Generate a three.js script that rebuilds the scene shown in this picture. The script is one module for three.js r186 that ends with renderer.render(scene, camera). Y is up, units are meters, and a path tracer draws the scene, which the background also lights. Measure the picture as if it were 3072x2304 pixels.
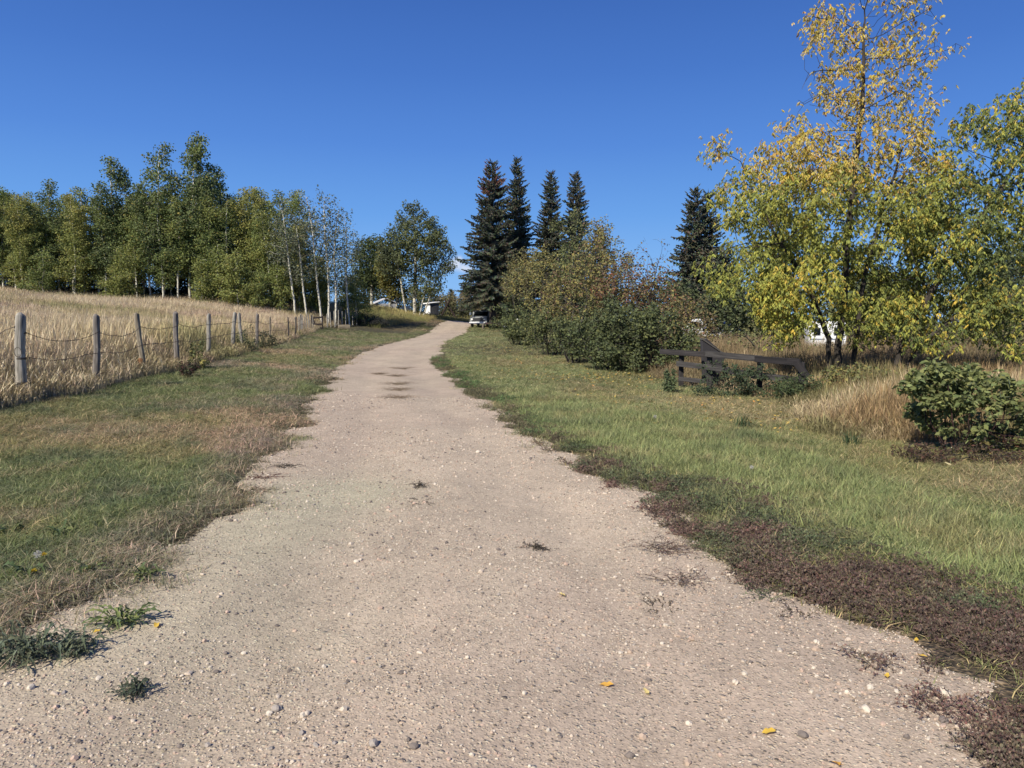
import * as THREE from 'three';
import { mergeGeometries } from 'three/addons/utils/BufferGeometryUtils.js';
import { RoundedBoxGeometry } from 'three/addons/geometries/RoundedBoxGeometry.js';

// ---------------------------------------------------------------- camera, sky, sun, exposure
const scene = new THREE.Scene();
const camera = new THREE.PerspectiveCamera(55.27, 4 / 3, 0.05, 1500);
camera.position.set(0, 1.55, 0);
camera.rotation.x = -4.86 * Math.PI / 180;
scene.add(camera);
const renderer = new THREE.WebGLRenderer({ antialias: true });
renderer.toneMapping = THREE.LinearToneMapping;
const EXPOSURE = 1.5;
renderer.toneMappingExposure = EXPOSURE;
renderer.shadowMap.enabled = true;
renderer.shadowMap.type = THREE.PCFSoftShadowMap;

const SUN_AZ = 36 * Math.PI / 180, SUN_EL = 40 * Math.PI / 180;   // behind the camera, to its left
const sunDir = new THREE.Vector3(-Math.sin(SUN_AZ) * Math.cos(SUN_EL), Math.sin(SUN_EL), Math.cos(SUN_AZ) * Math.cos(SUN_EL));
const sun = new THREE.DirectionalLight(new THREE.Color().setRGB(1, 0.935, 0.81), 4.3);
sun.position.copy(sunDir).multiplyScalar(150);
sun.target.position.set(-8, 0, -40);
sun.position.add(sun.target.position);
sun.castShadow = true;
sun.shadow.mapSize.set(4096, 4096);
Object.assign(sun.shadow.camera, { left: -80, right: 80, top: 80, bottom: -80, near: 1, far: 400 });
sun.shadow.bias = -0.0005;
scene.add(sun, sun.target);

const lin = c => (c /= 255, c <= 0.04045 ? c / 12.92 : Math.pow((c + 0.055) / 1.055, 2.4));
{ // clear blue air, a little paler towards the horizon and round the sun, one small white cloud low down
  const W = 2048, Hh = 1024, data = new Float32Array(W * Hh * 4);
  const stops = [[0, 150, 196, 246], [4, 132, 184, 242], [8, 108, 164, 234], [13, 88, 140, 219], [18, 74, 122, 202], [23, 64, 108, 186], [40, 48, 88, 162], [90, 40, 74, 142]].map(s => [s[0], lin(s[1]) / EXPOSURE, lin(s[2]) / EXPOSURE, lin(s[3]) / EXPOSURE]);
  const cloudPuffs = [[-4.35, 4.5, 0.62, 0.42], [-3.8, 4.15, 0.75, 0.36], [-4.9, 4.1, 0.5, 0.26], [-3.2, 3.95, 0.5, 0.22], [-4.1, 4.8, 0.3, 0.25]];
  for (let j = 0; j < Hh; j++) {
    const el = ((j + 0.5) / Hh - 0.5) * 180, e = Math.max(0, el);
    let k = 0; while (k < stops.length - 2 && e > stops[k + 1][0]) k++;
    const a = stops[k], b = stops[k + 1], t = Math.min(1, (e - a[0]) / (b[0] - a[0]));
    const base = [1, 2, 3].map(n => a[n] + (b[n] - a[n]) * t);
    const cy = Math.sin(el * Math.PI / 180), ch = Math.cos(el * Math.PI / 180);
    for (let i = 0; i < W; i++) {
      const az = ((i + 0.5) / W - 0.5) * 2 * Math.PI, x = ch * Math.cos(az), z = ch * Math.sin(az);
      const s = Math.max(0, x * sunDir.x + cy * sunDir.y + z * sunDir.z);
      const g = 0.10 * Math.pow(s, 6) + 0.25 * Math.pow(s, 40);
      let r = base[0] + g * 0.9, gr = base[1] + g * 0.85, bl = base[2] + g * 0.8;
      if (el > 2 && el < 7) {
        const a2 = Math.atan2(x, -z) * 180 / Math.PI;
        if (a2 > -8 && a2 < 0) {
          let c = 0;
          for (const p of cloudPuffs) { const q = ((a2 - p[0]) / p[2]) ** 2 + ((el - p[1]) / p[3]) ** 2; c += Math.exp(-q * 1.6); }
          c *= 0.8 + 0.25 * Math.sin(a2 * 9 + el * 13) * Math.sin(el * 17 - a2 * 5);
          c = Math.max(0, Math.min(1, c * 1.1 - 0.1)) * 0.85;
          r += (0.80 / EXPOSURE - r) * c; gr += (0.83 / EXPOSURE - gr) * c; bl += (0.92 / EXPOSURE - bl) * c;
        }
      }
      const o = (j * W + i) * 4; data[o] = r; data[o + 1] = gr; data[o + 2] = bl; data[o + 3] = 1;
    }
  }
  const sky = new THREE.DataTexture(data, W, Hh, THREE.RGBAFormat, THREE.FloatType);
  sky.mapping = THREE.EquirectangularReflectionMapping; sky.magFilter = THREE.LinearFilter; sky.minFilter = THREE.LinearFilter; sky.needsUpdate = true;
  scene.background = sky; scene.environment = sky;
}

// ---------------------------------------------------------------- helpers
const V = (x, y, z) => new THREE.Vector3(x, y, z);
const C = (r, g, b) => [r, g, b];
function RNG(seed) { let a = seed >>> 0; const f = () => { a = (a + 0x6D2B79F5) >>> 0; let t = a; t = Math.imul(t ^ (t >>> 15), t | 1); t ^= t + Math.imul(t ^ (t >>> 7), t | 61); return ((t ^ (t >>> 14)) >>> 0) / 4294967296; }; f.r = (lo, hi) => lo + (hi - lo) * f(); f.n = () => { let s = 0; for (let i = 0; i < 6; i++) s += f(); return (s - 3) / 0.707; }; f.pick = arr => arr[Math.floor(f() * arr.length)]; return f; }
const clamp = (x, a, b) => Math.max(a, Math.min(b, x)), mix = (a, b, t) => a + (b - a) * t;
const sstep = (a, b, x) => { const t = clamp((x - a) / (b - a), 0, 1); return t * t * (3 - 2 * t); };
function hash2(i, j, s) { let h = Math.imul(i | 0, 374761393) ^ Math.imul(j | 0, 668265263) ^ Math.imul(s | 0, 1274126177); h = Math.imul(h ^ (h >>> 13), 1274126177); return ((h ^ (h >>> 16)) >>> 0) / 4294967296; }
function vnoise(x, y, s = 0, wrap = 0) {
  const xi = Math.floor(x), yi = Math.floor(y), fx = x - xi, fy = y - yi, w = v => wrap ? ((v % wrap) + wrap) % wrap : v;
  const u = fx * fx * (3 - 2 * fx), v = fy * fy * (3 - 2 * fy);
  const a = hash2(w(xi), w(yi), s), b = hash2(w(xi + 1), w(yi), s), c = hash2(w(xi), w(yi + 1), s), d = hash2(w(xi + 1), w(yi + 1), s);
  return mix(mix(a, b, u), mix(c, d, u), v);
}
function fbm(x, y, o = 4, s = 0) { let a = 0, k = 0.5, n = 0; for (let i = 0; i < o; i++) { a += k * vnoise(x, y, s + i * 7); n += k; x = x * 2.03 + 13.1; y = y * 2.03 + 7.7; k *= 0.5; } return a / n; }
function lerpTable(tab, x) { if (x <= tab[0][0]) return tab[0].slice(1); for (let i = 1; i < tab.length; i++) if (x <= tab[i][0]) { const t = (x - tab[i - 1][0]) / (tab[i][0] - tab[i - 1][0]); return tab[i].slice(1).map((v, k) => mix(tab[i - 1][k + 1], v, t)); } return tab[tab.length - 1].slice(1); }

class Geo { // collects coloured triangles into one BufferGeometry
  constructor() { this.p = []; this.c = []; this.i = []; this.uv = []; }
  get n() { return this.p.length / 3; }
  v(x, y, z, c, u = 0, w = 0) { this.p.push(x, y, z); this.c.push(c[0], c[1], c[2]); this.uv.push(u, w); return this.n - 1; }
  tri(a, b, c) { this.i.push(a, b, c); }
  tube(pts, rad, sides, col, cap = true, vary = 0, rng = null) {
    const n = pts.length, T = V(), N = V(), B = V(), P = V(); let ref = V(1, 0.13, 0.07), base = this.n, len = 0;
    for (let k = 0; k < n; k++) {
      T.copy(pts[Math.min(n - 1, k + 1)]).sub(pts[Math.max(0, k - 1)]).normalize();
      N.copy(ref).addScaledVector(T, -ref.dot(T)); if (N.lengthSq() < 1e-4) N.set(0, 0, 1).addScaledVector(T, -T.z); N.normalize(); ref.copy(N); B.crossVectors(T, N);
      if (k) len += pts[k].distanceTo(pts[k - 1]);
      for (let s = 0; s <= sides; s++) {
        const a = s / sides * 2 * Math.PI, r = rad[k] * (rng ? 1 + vary * (vnoise(Math.cos(a) * 2 + 9, len * 3 + Math.sin(a) * 2, 5) - 0.5) : 1);
        P.copy(pts[k]).addScaledVector(N, Math.cos(a) * r).addScaledVector(B, Math.sin(a) * r);
        this.v(P.x, P.y, P.z, col, s / sides, len);
      }
    }
    const w = sides + 1;
    for (let k = 0; k < n - 1; k++) for (let s = 0; s < sides; s++) { const a = base + k * w + s; this.tri(a, a + 1, a + w); this.tri(a + 1, a + w + 1, a + w); }
    if (cap) for (const [k, f] of [[0, 1], [n - 1, 0]]) { const c = this.v(pts[k].x, pts[k].y, pts[k].z, col, 0.5, 0); for (let s = 0; s < sides; s++) { const a = base + k * w + s; f ? this.tri(c, a + 1, a) : this.tri(c, a, a + 1); } }
  }
  // a leaf folded along its midrib: base b, direction d (length L), side s (half width w)
  leaf(b, d, s, L, w, fold, c) {
    const up = V().crossVectors(s, d).normalize(), m = 0.45;
    const a0 = this.v(b.x, b.y, b.z, c), t = this.v(b.x + d.x * L, b.y + d.y * L, b.z + d.z * L, c);
    const lx = k => this.v(b.x + d.x * L * m + s.x * w * k + up.x * fold, b.y + d.y * L * m + s.y * w * k + up.y * fold, b.z + d.z * L * m + s.z * w * k + up.z * fold, c);
    const l = lx(-1), r = lx(1); this.tri(a0, r, t); this.tri(a0, t, l);
  }
  build(smooth = false) {
    const g = new THREE.BufferGeometry();
    g.setAttribute('position', new THREE.Float32BufferAttribute(this.p, 3)); g.setAttribute('color', new THREE.Float32BufferAttribute(this.c, 3)); g.setAttribute('uv', new THREE.Float32BufferAttribute(this.uv, 2));
    g.setIndex(this.i); if (smooth) g.computeVertexNormals(); return g;
  }
}
const used = {};
function numbered(name) { const k = used[name] = (used[name] ?? -1) + 1; return k ? name + '_' + String(k).padStart(3, '0') : name; }
function tag(o, label, category, group, kind) { if (label) o.userData.label = label; if (category) o.userData.category = category; if (group) o.userData.group = group; if (kind) o.userData.kind = kind; return o; }
function shadow(o) { o.traverse(m => { if (m.isMesh) { m.castShadow = true; m.receiveShadow = true; } }); return o; }
function thing(name, label, category, pos = [0, 0, 0], turn = 0, group) { const o = new THREE.Group(); o.name = numbered(name); o.position.set(...pos); o.rotation.y = turn; tag(o, label, category, group); scene.add(o); return o; }
function part(parent, name, geo, m, label) { const o = new THREE.Mesh(geo, m); o.name = name; if (label) o.userData.label = label; o.castShadow = o.receiveShadow = true; parent.add(o); return o; }
function solo(name, geo, m, label, category, group, kind) { const o = new THREE.Mesh(geo, m); o.name = numbered(name); o.castShadow = o.receiveShadow = true; tag(o, label, category, group, kind); scene.add(o); return o; }
function copyOf(o, pos, turn, scale, label, group) { const c = o.clone(); c.name = numbered(o.name.replace(/_\d{3}$/, '')); c.position.set(...pos); c.rotation.y = turn; c.scale.setScalar(scale); c.userData = { ...o.userData }; if (label) c.userData.label = label; if (group) c.userData.group = group; scene.add(c); return c; }
function noiseTex(n, f, srgb = true) { // f(x, y) -> [r,g,b] 0..255, or a number
  const d = new Uint8Array(n * n * 4); for (let j = 0; j < n; j++) for (let i = 0; i < n; i++) { const r = f(i / n, j / n, i, j), o = (j * n + i) * 4; if (typeof r === 'number') d[o] = d[o + 1] = d[o + 2] = clamp(r, 0, 255); else { d[o] = clamp(r[0], 0, 255); d[o + 1] = clamp(r[1], 0, 255); d[o + 2] = clamp(r[2], 0, 255); } d[o + 3] = 255; }
  const t = new THREE.DataTexture(d, n, n); t.wrapS = t.wrapT = THREE.RepeatWrapping; t.magFilter = THREE.LinearFilter; t.minFilter = THREE.LinearMipmapLinearFilter; t.generateMipmaps = true; if (srgb) t.colorSpace = THREE.SRGBColorSpace; t.needsUpdate = true; return t;
}

// ---------------------------------------------------------------- materials
const leafMat = new THREE.MeshPhysicalMaterial({ vertexColors: true, side: THREE.DoubleSide, roughness: 0.9, transmission: 0.38, thickness: 0, specularIntensity: 0.5 });
const needleMat = new THREE.MeshStandardMaterial({ vertexColors: true, side: THREE.DoubleSide, roughness: 0.85 });
const grassMat = new THREE.MeshPhysicalMaterial({ vertexColors: true, side: THREE.DoubleSide, roughness: 0.9, transmission: 0.25, thickness: 0, specularIntensity: 0.3 });
const dryMat = new THREE.MeshStandardMaterial({ vertexColors: true, side: THREE.DoubleSide, roughness: 0.95 });
const barkTex = noiseTex(256, (x, y) => { const v = 0.55 * vnoise(x * 24, y * 8, 3, 8) + 0.45 * vnoise(x * 64, y * 16, 4, 16); return 95 + 150 * v; });
const barkMat = new THREE.MeshStandardMaterial({ vertexColors: true, roughness: 0.95, map: barkTex, bumpMap: barkTex, bumpScale: 0.008 });
const aspenTex = noiseTex(256, (x, y) => { const a = vnoise(x * 6, y * 40, 8, 40), b = vnoise(x * 16, y * 16, 9, 16), knot = vnoise(x * 4, y * 10, 12, 20); let v = 205 + 40 * b; if (a > 0.80) v -= 90 * (a - 0.8) / 0.2; if (knot > 0.78) v -= 130 * sstep(0.78, 0.9, knot); return [v, v * 0.985, v * 0.94]; });
const aspenMat = new THREE.MeshStandardMaterial({ vertexColors: true, roughness: 0.85, map: aspenTex });
const woodTex = noiseTex(512, (x, y) => { const g = vnoise(x * 90, y * 3, 21, 90), h = vnoise(x * 24, y * 2, 22, 24), k = vnoise(x * 7, y * 9, 25, 63), cr = vnoise(x * 60, y * 4, 27, 60); let v = 175 + 60 * (g - 0.5) + 60 * (h - 0.5) + 50 * (k - 0.5); if (cr > 0.8) v -= 90 * (cr - 0.8) / 0.2; return v; });
const woodMat = (r, g, b, rough = 0.92) => new THREE.MeshStandardMaterial({ color: new THREE.Color().setRGB(r, g, b), map: woodTex, bumpMap: woodTex, bumpScale: 0.006, roughness: rough });
const plain = (r, g, b, rough = 0.8, metal = 0) => new THREE.MeshStandardMaterial({ color: new THREE.Color().setRGB(r, g, b), roughness: rough, metalness: metal });

// ---------------------------------------------------------------- terrain
// survey points: x, distance ahead, height
const survey = [[-0.5, 2, 0], [-0.5, 5, 0], [-1, 10, 0], [-2.5, 16, 0.02], [-4.3, 27, 0.12], [-4.6, 33, 0.2], [-5.9, 50, 0.28], [-5.7, 60, 0.47], [-6.2, 75, 1.1], [-4.5, 95, 1.5],
  [-7.7, 11.6, 0.25], [-7.7, 13.5, 0.3], [-8, 17.7, 0.38], [-9, 22, 0.42], [-10, 28.6, 0.45], [-12, 36, 0.42], [-13.3, 45, 0.45], [-15.9, 60, 0.84], [-5, 5, 0.04], [-6, 8, 0.12], [-9, 3, 0.2],
  [-45.7, 66, 3.85], [-35.7, 64, 2.9], [-26.5, 62, 2.55], [-19.8, 62, 1.95], [-16.5, 66, 1.7], [-14, 20, 0.75], [-25, 30, 1.45], [-25, 45, 1.9], [-20, 8, 0.7], [-40, 40, 2.7], [-18, 45, 1.25], [-16, 30, 0.9],
  [-15.8, 76, 3.0], [-13, 73, 2.5], [-10.8, 77, 2.2], [-14.6, 68.5, 1.7], [-11.2, 69, 1.0], [-8.9, 76, 1.3], [-12.2, 81, 2.6], [-9.2, 88, 1.95], [-30, 90, 4], [-10, 112, 2.1], [2, 112, 1.9], [-55, 100, 5.5],
  [3, 3, 0], [5, 8, 0], [4, 15, -0.12], [3.9, 19, -0.2], [6.5, 16, -0.2], [7.8, 17.5, -0.1], [3.2, 22.5, -0.02], [1.9, 27, 0.05], [0.5, 42, 0.5], [-3, 72, 0.95], [16, 62, 0.6], [26, 40, 0.1], [15, 25, -0.05], [12, 10, 0], [20, 15, 0], [45, 90, 0.7], [60, 40, 0.1], [30, 10, 0],
  [0, -12, 0], [-15, -12, 0.3], [15, -12, 0]];
const tps = (() => {
  const n = survey.length, N = n + 3, A = [], U = r2 => r2 < 1e-9 ? 0 : 0.5 * r2 * Math.log(r2);
  for (let i = 0; i < N; i++) A.push(new Float64Array(N + 1));
  for (let i = 0; i < n; i++) { for (let j = 0; j < n; j++) A[i][j] = U((survey[i][0] - survey[j][0]) ** 2 + (survey[i][1] - survey[j][1]) ** 2) + (i === j ? 12 : 0); A[i][n] = A[n][i] = 1; A[i][n + 1] = A[n + 1][i] = survey[i][0]; A[i][n + 2] = A[n + 2][i] = survey[i][1]; A[i][N] = survey[i][2]; }
  for (let k = 0; k < N; k++) { let p = k; for (let r = k + 1; r < N; r++) if (Math.abs(A[r][k]) > Math.abs(A[p][k])) p = r; [A[k], A[p]] = [A[p], A[k]]; for (let r = k + 1; r < N; r++) { const f = A[r][k] / A[k][k]; if (f) for (let c = k; c <= N; c++) A[r][c] -= f * A[k][c]; } }
  const w = new Float64Array(N); for (let k = N - 1; k >= 0; k--) { let s = A[k][N]; for (let c = k + 1; c < N; c++) s -= A[k][c] * w[c]; w[k] = s / A[k][k]; }
  return (x, d) => { x = clamp(x, -62, 60); d = clamp(d, -14, 115); let s = w[n] + w[n + 1] * x + w[n + 2] * d; for (let i = 0; i < n; i++) s += w[i] * U((x - survey[i][0]) ** 2 + (d - survey[i][1]) ** 2); return s; };
})();
// cached on a half-metre grid
const HX0 = -70, HD0 = -16, HS = 0.5, HNX = 280, HND = 270, hgrid = new Float32Array(HNX * HND);
for (let j = 0; j < HND; j++) for (let i = 0; i < HNX; i++) hgrid[j * HNX + i] = tps(HX0 + i * HS, HD0 + j * HS);
function hBase(x, d) { const fx = clamp((x - HX0) / HS, 0, HNX - 1.001), fd = clamp((d - HD0) / HS, 0, HND - 1.001), i = Math.floor(fx), j = Math.floor(fd), u = fx - i, v = fd - j, o = j * HNX + i; return mix(mix(hgrid[o], hgrid[o + 1], u), mix(hgrid[o + HNX], hgrid[o + HNX + 1], u), v); }
// driveway: distance ahead -> left edge, right edge
const roadTab = [[-12, -6.5, 4.0], [-4, -5.2, 2.9], [0, -4.0, 2.3], [2, -3.0, 2.0], [3, -2.55, 1.9], [3.5, -2.45, 1.78], [4.1, -2.38, 1.65], [4.8, -2.2, 1.54], [5.5, -2.28, 1.47], [6.3, -2.45, 1.35], [7.0, -2.62, 1.06], [8.3, -2.7, 0.71], [10.4, -3.1, 0.31], [12.9, -3.6, -0.18], [16.6, -4.25, -0.82], [20, -4.85, -1.5], [25, -5.7, -2.45], [31, -6.35, -3.05], [40, -7.0, -3.75], [50, -7.45, -4.2], [60, -7.4, -4.05], [68, -7.5, -4.1], [75, -7.7, -4.4], [80, -7.4, -4.2], [86, -6.2, -2.6]];
const roadTabS = []; for (let d = -12; d <= 86; d += 0.5) { let l = 0, r = 0, n = 0; for (let k = -3; k <= 3; k++) { const w = 1 / (1 + k * k * 0.3), e = lerpTable(roadTab, d + k * (d > 12 ? 1.2 : 0.35)); l += e[0] * w; r += e[1] * w; n += w; } roadTabS.push([d, l / n, r / n]); }
const edges = d => { const k = clamp((d + 12) / 0.5, 0, roadTabS.length - 1.001), i = Math.floor(k), t = k - i; return [mix(roadTabS[i][1], roadTabS[i + 1][1], t), mix(roadTabS[i][2], roadTabS[i + 1][2], t)]; };
const ragged = (d, s) => (fbm(d * 1.7, s * 50, 3, 31) - 0.5) * 0.55 + (fbm(d * 6, s * 90, 2, 33) - 0.5) * 0.22;
// signed distance outside the driveway's worn edge (negative on the gravel)
function offRoad(x, d) { if (d > 86) return 5; const [l, r] = edges(d); return x < (l + r) / 2 ? (l + ragged(d, 1)) - x : x - (r + ragged(d, 2)); }
function H(x, d) {
  let h = hBase(x, d); const o = offRoad(x, d);
  h += 0.05 * (fbm(x * 0.7, d * 0.7, 3, 41) - 0.5) * sstep(-0.3, 1.0, o);
  h += 0.03 * sstep(-0.25, 0.35, o);
  return h;
}
const fencePath = [[-4, -7.6], [8, -7.75], [11.6, -7.78], [13.5, -7.75], [17.7, -8.1], [20.8, -8.6], [26.7, -9.75], [35.7, -11.7], [45, -13.4], [52, -14.8], [58, -15.75], [62, -15.9], [70, -15.4]];
const fenceX = d => lerpTable(fencePath, d)[0];
const inView = (x, d, m = 1.6) => d > 1.2 && Math.abs(x) < 0.71 * d + m;

// ---------------------------------------------------------------- ground and driveway (setting)
// what grows where: returns [r,g,b] of the turf, its height (m) and how bare the soil is
const GREEN = C(0.098, 0.122, 0.050), LUSH = C(0.148, 0.178, 0.074), OLIVE = C(0.170, 0.150, 0.070), BROWN = C(0.200, 0.165, 0.102), DARK = C(0.062, 0.085, 0.045), STRAW = C(0.47, 0.39, 0.27), GREYB = C(0.180, 0.155, 0.118);
const mix3 = (a, b, t) => [mix(a[0], b[0], t), mix(a[1], b[1], t), mix(a[2], b[2], t)];
const blob = (x, d, cx, cd, rx, rd) => Math.exp(-(((x - cx) / rx) ** 2 + ((d - cd) / rd) ** 2));
function turf(x, d) {
  const o = offRoad(x, d), left = x < (edges(Math.min(d, 86))[0] + edges(Math.min(d, 86))[1]) / 2;
  const n1 = fbm(x * 0.45 + 3, d * 0.28, 4, 51), n2 = fbm(x * 0.6 - 8, d * 0.4 + 5, 4, 61), n3 = fbm(x * 1.6, d * 1.3, 3, 71);
  let g, b, dk, h = 0.055, bare = 0;
  if (left) {
    g = 0.22 + sstep(0.46, 0.55, n1) * 0.8 + 1.3 * blob(x, d, -4.6, 6.6, 1.6, 1.15) + 0.9 * blob(x, d, -6.2, 13.5, 1.4, 3.5) + 0.6 * blob(x, d, -6.5, 24, 1.6, 6) + 0.8 * blob(x, d, -9.5, 46, 3.5, 10) + 1.3 * blob(x, d, -10.5, 60, 5, 9);
    b = sstep(0.50, 0.58, n2) * 0.85 + 1.0 * (1 - sstep(0.1, 1.0, o)) * (d < 9 ? 1 : 0.35) + 0.9 * blob(x, d, -5.0, 9.4, 1.3, 0.8) + 0.7 * blob(x, d, -7, 19.5, 1.0, 2) + 0.5 * blob(x, d, -6, 4.6, 2, 0.7);
    dk = sstep(0.60, 0.66, n3) * 0.95;
    h = 0.034 + 0.034 * clamp(g, 0, 1);
    if (o < 0.5) bare = (1 - sstep(-0.1, 0.55, o)) * 0.75 * sstep(0.35, 0.6, n3 + 0.05);
  } else {
    const strip = stripW(d);
    g = 0.25 + sstep(0.42, 0.58, n1) * 0.6 + 1.15 * (1 - sstep(0.6, 2.4, o - strip)) * sstep(-0.15, 0.2, o - strip) * (d < 17 ? 1 : 0.5) + 0.7 * blob(x, d, 1.0, 22, 2.0, 4);
    b = sstep(0.54, 0.64, n2) * 0.45 + 0.15 * blob(x, d, 4.5, 10.5, 1.8, 2.2) + 0.5 * (1 - sstep(0, 0.8, o)) * (d > 8 ? 0.8 : 0);
    dk = sstep(0.62, 0.74, n3) * 0.7 + 0.9 * blob(x, d, 4.9, 6.0, 0.8, 0.6);
    h = (0.048 + 0.06 * clamp(g, 0, 1) * (1 - sstep(12, 20, d))) * (0.65 + 0.7 * n3);
    if (o < 0.4) bare = (1 - sstep(0, 0.45, o)) * 0.5;
  }
  let c = mix3(left ? OLIVE : C(0.150, 0.150, 0.062), GREEN, clamp(g, 0, 1)); if (!left) c = mix3(c, LUSH, clamp(g - 0.35, 0, 1) * 0.8);
  c = mix3(c, left ? mix3(BROWN, GREYB, sstep(0.45, 0.6, n1)) : BROWN, clamp(b - 0.35 * g, 0, 1) * 0.85); c = mix3(c, DARK, clamp(dk, 0, 1) * 0.6); const n4 = fbm(x * 3.1, d * 2.6, 3, 73); c = mix3(c, left ? BROWN : C(0.19, 0.165, 0.085), sstep(0.54, 0.68, n4) * 0.35);
  return { c, h, bare };
}
// width of the red-brown knotweed strip on the driveway's right-hand edge
const stripTab = [[0, 1.1], [2.5, 1.05], [3.5, 0.98], [4.2, 0.95], [5.1, 0.8], [6.3, 0.58], [7.2, 0.45], [9, 0.25], [12, 0.14], [18, 0.06], [26, 0.0], [40, 0.0]];
const stripW = d => lerpTable(stripTab, d)[0];
const brushEdge = [[2, 12], [8.3, 7.6], [8.9, 6.0], [9.4, 4.6], [10.2, 4.3], [11, 4.4], [12, 4.7], [14, 5.3], [15, 5.6], [17, 5.3], [19, 4.5], [21, 4.3], [24, 4.0], [30, 3.6], [40, 3], [60, 3]];
const inBrush = (x, d) => x > lerpTable(brushEdge, d)[0] + (fbm(d * 1.2, 4, 2, 81) - 0.5) * 0.7;
const inField = (x, d) => d > 62 ? x < -11.5 - Math.max(0, 70 - d) * 0.35 : x < fenceX(d) + 0.12 + (fbm(d * 1.1, 9, 2, 83) - 0.5) * 0.5;

{
  const soilTex = noiseTex(512, (x, y) => { const a = vnoise(x * 128, y * 128, 5, 128), b = vnoise(x * 48, y * 48, 6, 48), c = vnoise(x * 16, y * 16, 7, 16); const v = 128 + 150 * (a - 0.5) + 110 * (b - 0.5) + 60 * (c - 0.5); return [v * 1.1 + 20, v * 1.08 + 18, v + 12]; });
  const axis = (fine, lo, hi) => { const out = []; let v = 0; const up = []; while (v < hi) { up.push(v); v += Math.max(fine, v * 0.03); } up.push(hi); const dn = []; v = -fine; while (v > lo) { dn.push(v); v -= Math.max(fine, -v * 0.03); } dn.push(lo); dn.reverse(); return [...dn, ...up]; };
  const xs = axis(0.2, -420, 420), ds = axis(0.2, -40, 600), g = new Geo();
  for (const d of ds) for (const x of xs) {
    const near = Math.abs(x) < 70 && d < 120 && d > -15;
    let y = near ? H(x, d) : hBase(x, d), c;
    if (d < 80 && d > -14 && offRoad(x, d) < -0.3) { c = C(0.3, 0.24, 0.18); y -= 0.03; }
    else if (inField(x, d) || d > 78 || x < -60 || (d > 66 && x < -8.5)) c = mix3(C(0.26, 0.21, 0.11), C(0.17, 0.17, 0.07), sstep(0.5, 0.65, fbm(x * 0.15, d * 0.1, 3, 91)));
    else if (inBrush(x, d)) c = C(0.15, 0.12, 0.07);
    else { const t = turf(x, d), o = offRoad(x, d); c = mix3(t.c, C(0.20, 0.155, 0.11), 0.45 + 0.45 * t.bare); if (x > -1 && o < stripW(d)) c = mix3(C(0.34, 0.265, 0.20), C(0.16, 0.12, 0.095), sstep(-0.1, 0.35, o)); else if (o < 0.35) c = mix3(C(0.36, 0.285, 0.215), c, sstep(-0.3, 0.35, o)); }
    g.v(x, y, -d, c, x / 1.6, d / 1.6);
  }
  const w = xs.length;
  for (let j = 0; j < ds.length - 1; j++) for (let i = 0; i < w - 1; i++) { const a = j * w + i; g.tri(a, a + 1, a + w); g.tri(a + 1, a + w + 1, a + w); }
  const ground = solo('ground', g.build(true), new THREE.MeshStandardMaterial({ vertexColors: true, map: soilTex, bumpMap: soilTex, bumpScale: 0.02, roughness: 1 }), 'grassy meadow ground rising gently on the far side of the fence', 'ground', null, 'structure');
}
const rut = (x, d) => { const [l, r] = edges(d), c = (l + r) / 2, w = (r - l) / 2; const k = Math.min(0.85, w * 0.45); return -0.022 * (Math.exp(-(((x - c - k) / 0.28) ** 2)) + Math.exp(-(((x - c + k) / 0.28) ** 2))) + 0.012 * Math.exp(-(((x - c) / 0.3) ** 2)); };
function roadY(x, d) { const o = offRoad(x, d); return hBase(x, d) + 0.022 + rut(x, d) + 0.022 * (fbm(x * 1.3, d * 0.9, 3, 43) - 0.5) + 0.010 * (fbm(x * 7, d * 7, 2, 44) - 0.5) - 0.055 * sstep(-0.15, 0.3, o); }
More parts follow.
